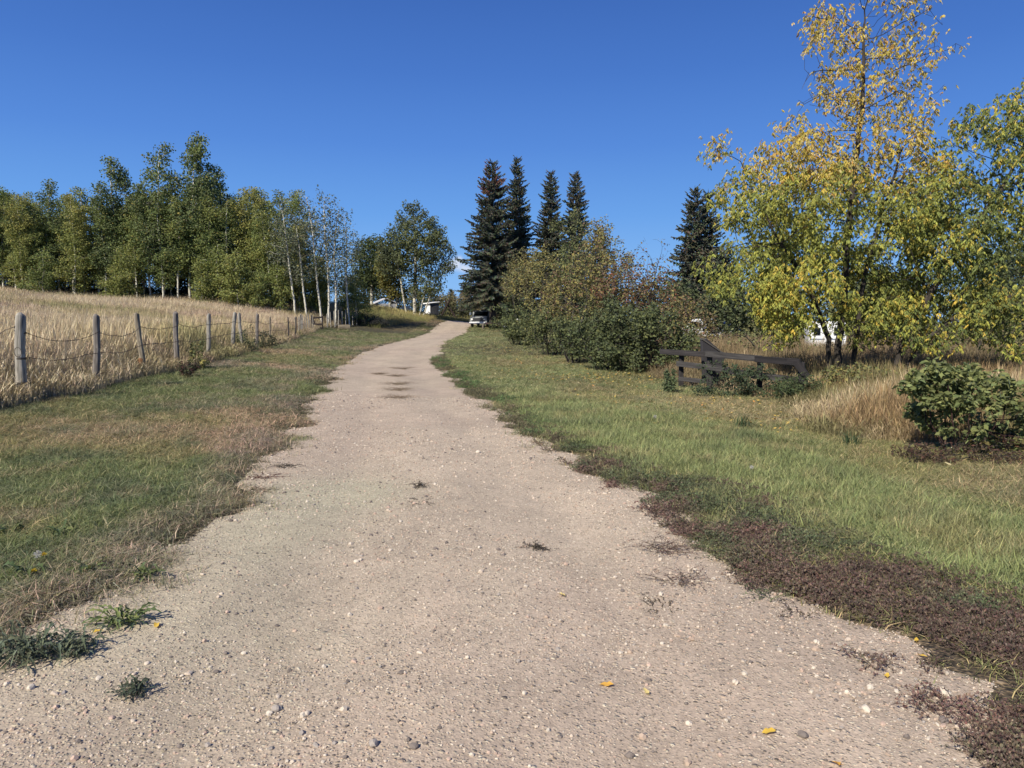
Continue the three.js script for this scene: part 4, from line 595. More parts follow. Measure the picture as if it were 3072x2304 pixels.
shrub('weedy_bush', 518, -9.35, 26.0, 'dark leafy weed between the leaning post and the next one', { env: [{ c: [0, 0.45, 0], r: [0.5, 0.5, 0.4] }], stems: stemsFan(5, 0.3, 0.3, 18), step: 0.1, kill: 0.13, n: 260, size: 0.07, per: 4, spread: 0.1, base: 0.01, tip: 0.002, colour: (p, r) => vary(C(0.094, 0.109, 0.051), r, 0.3) });
shrub('weedy_bush', 519, -9.9, 29.5, 'dark weed growing beyond the eighth fence post', { env: [{ c: [0, 0.35, 0], r: [0.5, 0.4, 0.4] }], stems: stemsFan(5, 0.3, 0.3, 19), step: 0.1, kill: 0.13, n: 220, size: 0.07, per: 4, spread: 0.1, base: 0.01, tip: 0.002, colour: (p, r) => vary(C(0.087, 0.090, 0.046), r, 0.3) });
// broad-leaved bush on the right
{
  const col = (p, r) => vary(p.y < 0.28 && r() < 0.55 ? r.pick([C(0.16, 0.13, 0.04), C(0.15, 0.075, 0.045), C(0.10, 0.08, 0.05)]) : r.pick([C(0.190, 0.215, 0.075), C(0.150, 0.180, 0.060), C(0.240, 0.260, 0.095)]), r, 0.28);
  shrub('dogwood_bush', 520, 5.15, 8.35, 'broad-leaved dark green bush at the right edge of the lawn', { env: [{ c: [0.05, 0.82, 0], r: [0.62, 0.28, 0.45] }, { c: [0.2, 0.5, 0], r: [0.66, 0.42, 0.5] }, { c: [0.55, 0.28, 0.05], r: [0.5, 0.25, 0.4] }, { c: [-0.45, 0.9, 0], r: [0.25, 0.2, 0.2] }], stems: stemsFan(9, 0.35, 0.4, 20), step: 0.075, kill: 0.1, n: 1100, size: 0.075, width: 0.3, per: 6, depth: 4, spread: 0.07, droop: 0.4, base: 0.012, tip: 0.003, bark: C(0.12, 0.05, 0.04), colour: col });
  shrub('dogwood_bush', 521, 6.7, 8.9, 'second broad-leaved bush cut off by the right edge of the view', { env: [{ c: [0, 0.65, 0], r: [0.5, 0.4, 0.4] }, { c: [0.1, 0.3, 0], r: [0.5, 0.3, 0.4] }], stems: stemsFan(7, 0.3, 0.35, 21), step: 0.08, kill: 0.11, n: 600, size: 0.075, width: 0.3, per: 6, depth: 4, spread: 0.07, droop: 0.4, base: 0.012, tip: 0.003, bark: C(0.12, 0.05, 0.04), colour: col });
  shrub('red_weed', 522, 4.55, 7.9, 'red-brown dying weeds at the foot of the broad-leaved bush', { env: [{ c: [0, 0.14, 0], r: [0.4, 0.15, 0.25] }, { c: [0.6, 0.1, 0.1], r: [0.5, 0.12, 0.25] }], stems: stemsFan(8, 0.3, 0.1, 22), step: 0.06, kill: 0.08, n: 380, size: 0.045, width: 0.2, per: 4, spread: 0.06, base: 0.006, tip: 0.0015, category: 'weed', colour: (p, r) => vary(r.pick([C(0.10, 0.05, 0.035), C(0.13, 0.09, 0.05), C(0.06, 0.045, 0.03)]), r, 0.3) });
}
// ---- the yellow box elder and its green neighbour
function boxElder(seed, x, d, label, stems, env, n, base, colour, opts) {
  const rng = RNG(seed), g = thing('box_elder_tree', label, 'tree', [x, H(x, d) - 0.05, -d]);
  const nodes = grow({ rng, trunks: stems, env, n, step: 0.22, kill: 0.27, lift: 0.12, max: 90, hollow: 0.02 }); radii(nodes, 0.0045, 2.2, base);
  const w = woodGeo(nodes, 0.02, C(0.105, 0.085, 0.070), C(0.13, 0.105, 0.085), 1.3); part(g, 'trunk', w.thick, barkMat); part(g, 'branches', w.thin, barkMat);
  part(g, 'crown', compoundLeaves(nodes, rng, { depth: 4, per: opts.per, spread: 0.26, size: 0.125, colour, keep: opts.keep }).build(), leafMat);
}
{
  const Y = C(0.54, 0.42, 0.080), YG = C(0.40, 0.40, 0.080), G = C(0.185, 0.215, 0.060), OR = C(0.52, 0.32, 0.085), PALE = C(0.56, 0.46, 0.19);
  const col1 = (p, r) => { const t = p.y + 1.3 * (fbm(p.x * 0.8, p.y * 0.8 + p.z * 0.6, 3, 611) - 0.5), hi = sstep(4.2, 6.0, t), q = r(); if (q < hi) return vary(r.pick([Y, Y, Y, Y, PALE, PALE, OR]), r, 0.25); const dull = sstep(0.42, 0.6, fbm(p.x * 0.6 + 9, p.y * 0.7 - p.z * 0.6, 3, 613)); return vary(r() < 0.2 + dull * 0.7 ? mix3(G, YG, r()) : r.pick([YG, YG, YG, Y]), r, 0.25); };
  boxElder(601, 7.8, 17.5, 'tall yellow-leaved box elder beside the rail fence', [[[0, 0, 0], [-0.02, 1, 0], [0.05, 2.2, 0.05], [0.1, 3.6, 0], [0.2, 5.2, 0], [0.3, 6.6, 0.05], [0.3, 8.4, 0]], [[0.25, 0, 0.15], [0.28, 1.2, 0.2], [0.4, 2.6, 0.25], [0.8, 4.2, 0.2], [1.2, 5.6, 0.1]], [[-0.15, 0, -0.1], [-0.25, 1.3, 0], [-0.9, 2.6, 0.2], [-1.7, 3.7, 0.3]]],
    [{ c: [0.35, 7.6, 0], r: [1.65, 2.3, 1.5] }, { c: [0.3, 6.2, 0], r: [1.9, 1.5, 1.7] }, { c: [-0.3, 4.4, 0.1], r: [2.9, 1.7, 2.3], k: 1.0 }, { c: [-2.0, 2.9, 0.3], r: [1.5, 0.95, 1.3] }, { c: [-0.2, 2.3, 0.3], r: [2.3, 1.0, 1.8], k: 0.9 }, { c: [-2.4, 4.7, 0], r: [0.8, 0.7, 0.7] }, { c: [-3.1, 5.6, 0.2], r: [0.45, 0.5, 0.4] }, { c: [2.0, 7.9, 0], r: [0.6, 0.9, 0.5] }, { c: [0.2, 3.0, -0.6], r: [2.2, 1.4, 1.2] }, { c: [-0.9, 1.65, 0.5], r: [1.6, 0.55, 1.0] }], 2800, 0.085, col1, { per: 24, keep: p => { const e = fbm(p.x * 1.3 + 4, p.y * 1.5 + p.z * 0.9, 2, 617); return mix(1, 0.42, sstep(4.5, 6.6, p.y)) * sstep(0.36, 0.50, e) * (p.x > 1.4 && p.y > 6.8 ? 0.15 : 1); } });
  const col2 = (p, r) => { const t = fbm(p.x * 0.6 + 2, p.y * 0.7 + p.z * 0.4, 3, 621), low = 1 - sstep(2.0, 3.6, p.y); return vary(r() < sstep(0.5, 0.66, t) * 0.55 + 0.45 * low ? r.pick([YG, YG, Y]) : r.pick([G, C(0.13, 0.165, 0.045), G]), r, 0.25); };
  boxElder(602, 8.7, 16.9, 'green-leaved box elder leaning out to the right of the yellow one', [[[0, 0, 0], [0.3, 1.2, 0], [0.9, 2.4, 0], [1.6, 3.6, 0.1], [2.4, 4.8, 0.1], [2.9, 5.8, 0]], [[0.1, 0, 0.1], [0.5, 1.1, 0.2], [1.4, 1.9, 0.3], [2.6, 2.3, 0.3]]],
    [{ c: [2.0, 4.6, 0], r: [1.6, 2.0, 1.5] }, { c: [2.9, 6.0, 0], r: [0.85, 1.1, 0.8] }, { c: [0.9, 3.3, 0], r: [1.6, 1.2, 1.5] }, { c: [1.6, 2.2, 0.2], r: [1.8, 0.9, 1.3] }, { c: [3.4, 3.6, 0], r: [1.0, 1.0, 1.0] }, { c: [2.9, 1.3, 0.6], r: [1.0, 0.55, 0.8] }, { c: [0.6, 1.6, 0.4], r: [1.3, 0.6, 0.9] }], 2000, 0.075, col2, { per: 22, keep: p => sstep(0.34, 0.48, fbm(p.x * 1.3 + 14, p.y * 1.5 + p.z * 0.9, 2, 627)) });
}
// ---- trees closing the view on the right
{
  const mk = (seed, x, d, env, stems, label, tones, per = 26, size = 0.17) => { const rng = RNG(seed), g = thing('background_tree', label, 'tree', [x, H(x, d) - 0.05, -d]); const nodes = grow({ rng, trunks: stems, env, n: 650, step: 0.35, kill: 0.45, lift: 0.1, max: 60 }); radii(nodes, 0.008, 2.2, 0.12); const w = woodGeo(nodes, 0.025, C(0.14, 0.12, 0.10), C(0.14, 0.12, 0.10)); part(g, 'trunk', w.thick, barkMat); part(g, 'branches', w.thin, barkMat); part(g, 'crown', leaves(nodes, rng, { depth: 4, per, spread: 0.45, size, width: 0.42, droop: 0.3, fold: 0.12, colour: (p, r) => vary(mix3(tones[0], tones[1], sstep(0.4, 0.62, fbm(p.x * 0.5 + seed, p.y * 0.5, 2, seed))), r, 0.3) }).build(), leafMat); };
  const st = [[[0, 0, 0], [0.1, 2, 0], [0, 4, 0]], [[0.4, 0, 0], [0.9, 2, 0], [1.3, 3.4, 0]]];
  mk(701, 29, 43, [{ c: [0, 4.0, 0], r: [3.0, 2.6, 2.4] }, { c: [0.5, 1.6, 0], r: [3.2, 1.5, 2] }], st, 'rounded dark tree at the right edge behind the box elders', [GD, GM]);
  mk(702, 24.5, 44, [{ c: [0, 2.6, 0], r: [2.4, 1.9, 2] }, { c: [0, 1, 0], r: [2.6, 1.0, 1.6] }], st, 'half-bare olive tree left of the rounded dark one', [GB, C(0.16, 0.13, 0.06)], 9);
  mk(703, 20.5, 41, [{ c: [0, 2.2, 0], r: [2.6, 2.2, 2] }], st, 'dark green tree behind the trunks of the box elders', [GD, GM]);
  mk(704, 34, 50, [{ c: [0, 3.2, 0], r: [3.6, 3.2, 2.6] }], st, 'dark tree beyond the right edge', [GD, GD]);
  mk(705, 11.6, 38, [{ c: [0, 1.7, 0], r: [2.0, 1.7, 1.5] }], st, 'low green tree behind the junk heap', [GD, GM]);
  mk(706, 9.2, 44, [{ c: [0, 1.9, 0], r: [2.4, 1.9, 1.5] }], st, 'green tree behind the russet shrubs', [GD, GB]);
  mk(708, 12.5, 24.5, [{ c: [0, 0.8, 0], r: [2.2, 0.8, 1.0] }], [[[0, 0, 0], [0.2, 0.8, 0]], [[0.8, 0, 0], [1.2, 0.8, 0]]], 'brown low thicket behind the green box elder', [OB, C(0.13, 0.10, 0.06)], 14, 0.1);
  mk(709, 17, 27, [{ c: [0, 1.0, 0], r: [2.4, 1.0, 1.2] }], [[[0, 0, 0], [0.2, 0.8, 0]], [[0.8, 0, 0], [1.2, 0.8, 0]]], 'olive brown thicket right of the box elders', [GB, OB], 14, 0.1);
  mk(710, 9.4, 27, [{ c: [0, 0.9, 0], r: [1.5, 0.9, 1.0] }], [[[0, 0, 0], [0.2, 0.8, 0]]], 'brownish thicket left of the yellow tree trunk', [OB, GB], 14, 0.1);
  mk(711, 22, 33, [{ c: [0, 1.6, 0], r: [2.4, 1.6, 1.4] }], st, 'dark shrubby tree right of the white trailer', [GD, GB]);
  mk(707, 17.2, 37, [{ c: [0, 2.0, 0], r: [2.2, 1.9, 1.5] }], st, 'low shrubby tree between the spruces and white trailer', [GM, GB]);
}

// ---------------------------------------------------------------- timber helpers
function beam(a, b, w, t, roll = 0) { // a squared timber from a to b: its grain runs along its length
  const L = a.distanceTo(b), g = new RoundedBoxGeometry(w, L, t, 1, Math.min(w, t) * 0.08), y = b.clone().sub(a).normalize();
  const ref = Math.abs(y.y) > 0.9 ? V(1, 0, 0) : V(0, 1, 0); const z = V().crossVectors(y, ref).normalize(), x = V().crossVectors(y, z).normalize(); const m = new THREE.Matrix4().makeBasis(x, y, z); if (roll) g.rotateY(roll);
  const uv = g.attributes.uv; for (let i = 0; i < uv.count; i++) uv.setXY(i, uv.getX(i) * 0.4 + a.x * 0.37, uv.getY(i) * L * 0.5 + a.z * 0.21);
  g.applyMatrix4(m); g.translate((a.x + b.x) / 2, (a.y + b.y) / 2, (a.z + b.z) / 2); return g;
}
function poleGeo(a, b, r0, r1, seed, sides = 12) { const n = 9, pts = [], rad = []; for (let k = 0; k < n; k++) { const t = k / (n - 1); pts.push(a.clone().lerp(b, t).add(V((vnoise(t * 3, seed, 7) - 0.5) * r0 * 0.7, 0, (vnoise(t * 3, seed + 5, 7) - 0.5) * r0 * 0.7))); rad.push(mix(r0, r1, t)); } pts.push(b.clone().addScaledVector(b.clone().sub(a).normalize(), r1 * 0.12)); rad.push(r1 * 0.82); const g = new Geo(); g.tube(pts, rad, sides, C(1, 1, 1), true, 0.16, RNG(seed)); return g.build(true); }

// ---------------------------------------------------------------- wire fence
{
  const f = thing('wire_fence', 'sagging barbed wire fence on weathered posts along the straw field', 'fence'), rng = RNG(801);
  const pale = woodMat(0.66, 0.61, 0.52), grey = woodMat(0.40, 0.35, 0.31), tan = woodMat(0.52, 0.44, 0.32), rust = woodMat(0.50, 0.24, 0.11), steel = plain(0.045, 0.04, 0.04, 0.6, 0.4), wireMat = plain(0.055, 0.040, 0.032, 0.7, 0.5);
  // x, distance, radius, height, lean right, lean away, material, label
  const posts = [[-7.78, 11.6, 0.072, 1.34, 0.03, 0, pale, 'thick pale post with wire wound round it'], [-7.67, 13.5, 0.056, 1.32, 0.04, 0, grey, 'dark grey-brown post'], [-7.95, 15.8, 0.052, 1.32, -0.10, 0, tan, 'cream post with an orange-stained foot'], [-8.06, 17.7, 0.058, 1.36, -0.03, 0, grey], [-8.6, 20.8, 0.052, 1.32, 0.02, 0, pale], [-9.64, 25.2, 0.060, 1.34, 0.13, 0.05, pale, 'pale post leaning towards the driveway'], [-9.79, 26.7, 0.052, 1.38, -0.12, 0, pale], [-9.94, 28.6, 0.058, 1.36, 0.04, 0, grey], [-11.79, 35.7, 0.042, 1.3, 0.07, 0, tan], [-12.45, 41, 0.034, 1.3, -0.02, 0, steel, 'dark steel post'], [-13.0, 44, 0.034, 1.3, 0.10, 0, steel, 'dark steel post, slightly tilted']];
  for (let d = 46.5, k = 0; d < 58; d += 1.15, k++) posts.push([fenceX(d) + rng.r(-.05, .05), d, rng.r(0.03, 0.042), rng.r(1.15, 1.35), rng.r(-.05, .05), 0, k % 3 ? pale : tan]);
  for (let k = 0; k < 9; k++) posts.push([-15.45 + k * 0.19, 61.5 + k * 0.55, rng.r(0.04, 0.06), rng.r(1.1, 1.5), rng.r(-.06, .06), 0, pale]);
  const tops = posts.map(([x, d, r, h, lx, la, m, label], i) => {
    const y = H(x, d), a = V(x, y - 0.25, -d), b = V(x + lx, y + h, -d - la); part(f, 'post', poleGeo(a, b, r * 1.06, r, i + 3, d < 30 ? 14 : 8), m, label);
    if (i === 2) part(f, 'orange_stain', poleGeo(V(x + lx * 0.12, y - 0.05, -d), V(x + lx * 0.34, y + 0.36, -d), r * 1.09, r * 1.07, i + 3, 14), rust, 'orange-stained foot of the cream post');
    return { a: V(x, y, -d), b, r };
  });
  const strand = (p, q, r, sag, seed) => { const g = new Geo(), n = 14, pts = []; for (let k = 0; k <= n; k++) { const t = k / n; pts.push(p.clone().lerp(q, t).add(V((vnoise(t * 5, seed) - .5) * .03, -sag * 4 * t * (1 - t) + (vnoise(t * 6, seed + 3) - .5) * .035, 0))); } g.tube(pts, pts.map(() => r), 4, C(1, 1, 1), false); const L = p.distanceTo(q); for (let s = 0.1; s < L; s += 0.13) { const t = s / L * n, i = Math.min(n - 1, Math.floor(t)), c = pts[i].clone().lerp(pts[i + 1], t - i), k = rng() * 6.28; for (const e of [0, 1.6]) { const u = V(Math.cos(k + e) * 0.4, Math.sin(k + e), 0.3).multiplyScalar(0.022); g.tube([c.clone().sub(u), c.clone().add(u)], [r * 0.55, r * 0.2], 3, C(1, 1, 1), false); } } return g.build(true); };
  for (let i = 0; i < 16; i++) for (const [fr, sag] of [[0.80, 0.10], [0.51, 0.05], [0.22, 0.03]]) { if (fr < 0.3 && i > 5) continue; const A = tops[i], B = tops[i + 1], p = A.a.clone().lerp(A.b, fr), q = B.a.clone().lerp(B.b, fr); p.x += A.r; q.x += B.r; part(f, 'wire', strand(p, q, fr < 0.3 ? 0.003 : 0.0052, sag * (i === 1 || i === 0 ? 1.4 : rng.r(0.3, 1)), i * 7 + fr * 10), wireMat); }
  // loose ends and coils on the first post
  const P = tops[0], wrap = (fr, tilt, R, seed) => { const c = P.a.clone().lerp(P.b, fr), pts = []; for (let k = 0; k <= 16; k++) { const a = k / 16 * 6.283; pts.push(V(c.x + Math.cos(a) * R, c.y + tilt * Math.cos(a), c.z + Math.sin(a) * R)); } const g = new Geo(); g.tube(pts, pts.map(() => 0.006), 4, C(1, 1, 1), false); return g.build(true); };
  for (const [fr, t] of [[0.90, 0.05], [0.80, 0.0], [0.82, -0.02], [0.51, 0.005], [0.50, 0], [0.22, 0.0], [0.205, 0.004]]) part(f, 'wire_wrap', wrap(fr, t, P.r * 1.1), wireMat);
  const coil = []; for (let k = 0; k <= 20; k++) { const a = k / 20 * 6.283; coil.push(V(P.a.x + 0.02 + Math.cos(a) * 0.055, P.a.y + 0.78 + Math.sin(a) * 0.075, P.a.z + P.r + 0.012)); } { const g = new Geo(); g.tube(coil, coil.map(() => 0.004), 4, C(1, 1, 1), false); part(f, 'wire_coil', g.build(true), wireMat); }
  { const g = new Geo(), s = P.a.clone().lerp(P.b, 0.88), pts = [s.clone().add(V(-0.05, 0, 0.06)), s.clone().add(V(-0.17, -0.06, 0.12)), s.clone().add(V(-0.24, -0.12, 0.15)), s.clone().add(V(-0.28, -0.22, 0.16))]; g.tube(pts, pts.map(() => 0.006), 4, C(1, 1, 1), false); part(f, 'wire_end', g.build(true), wireMat); }
}
// ---------------------------------------------------------------- dark corner brace at the fence end, and boards in the grass
{
  const x = -15.9, d = 60, y = H(x, d), b = thing('corner_brace', 'dark wooden brace like a small gate at the corner of the wire fence', 'gate', [x, y, -d], 0.1), w = woodMat(0.055, 0.038, 0.034);
  part(b, 'post', beam(V(-0.42, -0.2, 0), V(-0.40, 1.1, 0), 0.09, 0.09), w); part(b, 'post', beam(V(0.42, -0.2, 0), V(0.46, 1.05, 0), 0.09, 0.09), w);
  part(b, 'rail', beam(V(-0.5, 0.86, 0.07), V(0.52, 0.95, 0.07), 0.14, 0.05), w); part(b, 'rail', beam(V(-0.5, 0.36, 0.07), V(0.5, 0.38, 0.07), 0.16, 0.05), w); part(b, 'strut', beam(V(-0.34, 0.86, 0.02), V(0.05, -0.05, 0.02), 0.11, 0.05), w);
  const yb = H(-14.2, 63.5); const pile = thing('board_pile', 'low stack of pale boards lying at the lawn edge beyond the fence corner', 'boards', [-14.2, yb, -62.2], 0.1), pw = woodMat(0.46, 0.38, 0.27);
  for (let k = 0; k < 3; k++) part(pile, 'board', beam(V(-0.5 + k * 0.05, 0.05 + k * 0.06, k * 0.03), V(0.5, 0.06 + k * 0.06, k * 0.02), 0.18, 0.04), pw);
}
// ---------------------------------------------------------------- rail fence under the yellow tree
{
  const f = thing('rail_fence', 'dark weathered two-rail fence half overgrown beneath the yellow tree', 'fence'), w = woodMat(0.070, 0.060, 0.060), w2 = woodMat(0.120, 0.110, 0.105), wd = woodMat(0.042, 0.035, 0.036);
  part(f, 'rail', beam(V(3.85, 0.78, -19.05), V(4.85, 0.75, -17.75), 0.135, 0.045), w); part(f, 'rail', beam(V(4.72, 0.77, -17.86), V(5.6, 0.72, -16.42), 0.14, 0.045), w2); part(f, 'rail', beam(V(5.5, 0.71, -16.58), V(6.06, 0.70, -15.4), 0.14, 0.045), wd);
  part(f, 'rail', beam(V(4.18, 0.49, -18.58), V(5.12, 0.42, -17.28), 0.13, 0.045), w2); part(f, 'rail', beam(V(5.02, 0.40, -17.38), V(5.84, 0.33, -15.94), 0.13, 0.045), w); part(f, 'rail', beam(V(5.4, 0.335, -16.5), V(5.86, 0.33, -15.7), 0.12, 0.04), w2, 'shorter greyer board spliced onto the lower rail'); part(f, 'rail', beam(V(5.8, 0.33, -15.95), V(6.16, 0.32, -15.25), 0.13, 0.045), wd);
  part(f, 'rail', beam(V(4.2, 0.12, -18.4), V(4.7, 0.10, -17.8), 0.10, 0.04), w2, 'fallen weathered board at the foot of the fence');
  for (const [x, d] of [[4.28, 18.6], [4.8, 17.86], [5.58, 16.5], [6.08, 15.4]]) { const y = H(x, d); part(f, 'post', beam(V(x + 0.04, y - 0.3, -d - 0.09), V(x + 0.04, 0.70, -d - 0.09), 0.11, 0.10), x === 4.8 ? w2 : w); }
  part(f, 'brace', beam(V(6.00, 0.68, -15.44), V(6.16, 0.40, -15.26), 0.14, 0.045), wd);
  // dark slanting panel and crate standing just behind
  const sh = new THREE.Shape(); sh.moveTo(-0.06, -0.98); sh.lineTo(0.30, -0.98); sh.lineTo(0.52, -0.36); sh.lineTo(-0.02, 0.06); sh.lineTo(-0.14, 0.02); sh.closePath();
  const eg = new THREE.ExtrudeGeometry(sh, { depth: 0.09, bevelEnabled: true, bevelSize: 0.008, bevelThickness: 0.008, bevelSegments: 1 });
  const p = thing('slanted_panel', 'dark slanting wooden panel sticking up behind the rail fence', 'panel', [4.86, 1.06, -18.45], 0.25); part(p, 'sheet', eg, plain(0.035, 0.032, 0.036, 0.9)); part(p, 'edge_board', beam(V(-0.16, 0.06, 0.06), V(0.54, -0.36, 0.06), 0.03, 0.13), woodMat(0.22, 0.20, 0.18));
}
// ---------------------------------------------------------------- outhouse, box, poles at the top of the drive
{
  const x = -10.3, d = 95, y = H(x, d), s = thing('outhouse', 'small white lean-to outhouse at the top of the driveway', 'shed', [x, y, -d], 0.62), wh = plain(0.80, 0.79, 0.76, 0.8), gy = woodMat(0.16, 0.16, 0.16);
  const bw = 1.25, bd = 1.25;
  for (let k = 0; k < 6; k++) part(s, 'board', new THREE.BoxGeometry(0.03, 1.85 - 0.0, bd / 6 - 0.008).translate(-bw / 2, 0.925, -bd / 2 + (k + 0.5) * bd / 6), wh);
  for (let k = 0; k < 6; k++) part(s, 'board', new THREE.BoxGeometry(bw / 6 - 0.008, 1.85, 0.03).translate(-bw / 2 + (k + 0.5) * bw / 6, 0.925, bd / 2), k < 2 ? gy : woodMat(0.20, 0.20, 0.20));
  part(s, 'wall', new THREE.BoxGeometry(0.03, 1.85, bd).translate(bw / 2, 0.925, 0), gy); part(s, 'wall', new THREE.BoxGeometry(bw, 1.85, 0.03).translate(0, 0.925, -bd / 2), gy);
  part(s, 'door', new THREE.BoxGeometry(0.62, 1.6, 0.03).translate(0.12, 0.83, bd / 2 + 0.03), woodMat(0.12, 0.12, 0.125)); const roof = part(s, 'roof', new THREE.BoxGeometry(1.6, 0.07, 1.6).rotateZ(0.12).translate(-0.05, 1.93, 0), wh); part(roof, 'fascia', new THREE.BoxGeometry(0.04, 0.14, 1.6).translate(-0.86, 1.82, 0), wh);
  const yb = H(-12.1, 84), bx = thing('white_box', 'white box lying on the bank left of the outhouse', 'box', [-12.1, yb, -84], 0.3), bm = plain(0.78, 0.77, 0.74, 0.7); part(bx, 'body', new RoundedBoxGeometry(0.85, 0.46, 0.6, 2, 0.04).translate(0, 0.5, 0), bm); part(bx, 'lid', new RoundedBoxGeometry(0.9, 0.07, 0.64, 2, 0.02).translate(0, 0.765, 0), bm); part(bx, 'stand', beam(V(-0.3, 0, 0), V(-0.3, 0.3, 0), 0.08, 0.5), woodMat(0.3, 0.27, 0.22)); part(bx, 'stand', beam(V(0.3, 0, 0), V(0.3, 0.3, 0), 0.08, 0.5), woodMat(0.3, 0.27, 0.22));
  solo('leaning_pole', poleGeo(V(-10.2, H(-10.2, 90) + 0.62, -90), V(-9.2, H(-9.2, 88) + 0.05, -88), 0.05, 0.045, 3, 8), woodMat(0.62, 0.60, 0.55), 'white pole lying slanted in front of the outhouse', 'pole');
  const yx = H(-8, 92), X = thing('crossed_poles', 'two dark poles crossed in an X beside the outhouse', 'poles', [-8.0, yx, -92]), pm = woodMat(0.07, 0.040, 0.032);
  part(X, 'pole', poleGeo(V(-1.15, -0.1, 0.2), V(0.32, 2.45, 0.2), 0.12, 0.10, 5, 8), pm); part(X, 'pole', poleGeo(V(1.2, -0.1, -0.06), V(-0.38, 2.45, -0.06), 0.12, 0.10, 6, 8), pm);
  const yg = H(-15.9, 92), gs = thing('grey_shed', 'pale grey shed roof glimpsed through the trees on the bank', 'shed', [-15.9, yg - 0.4, -92], 0.4); part(gs, 'wall', new THREE.BoxGeometry(2.6, 1.4, 2.2).translate(0, 0.7, 0), plain(0.35, 0.35, 0.36)); const r2 = new THREE.Shape(); r2.moveTo(-1.5, 1.38); r2.lineTo(0, 2.0); r2.lineTo(1.5, 1.38); r2.lineTo(1.5, 1.46); r2.lineTo(0, 2.1); r2.lineTo(-1.5, 1.46); part(gs, 'roof', new THREE.ExtrudeGeometry(r2, { depth: 2.5, bevelEnabled: false }).translate(0, 0, -1.25), plain(0.55, 0.55, 0.57, 0.5)); part(gs, 'door', new THREE.BoxGeometry(0.8, 1.2, 0.05).translate(0.3, 0.62, 1.125), plain(0.2, 0.2, 0.22));
}
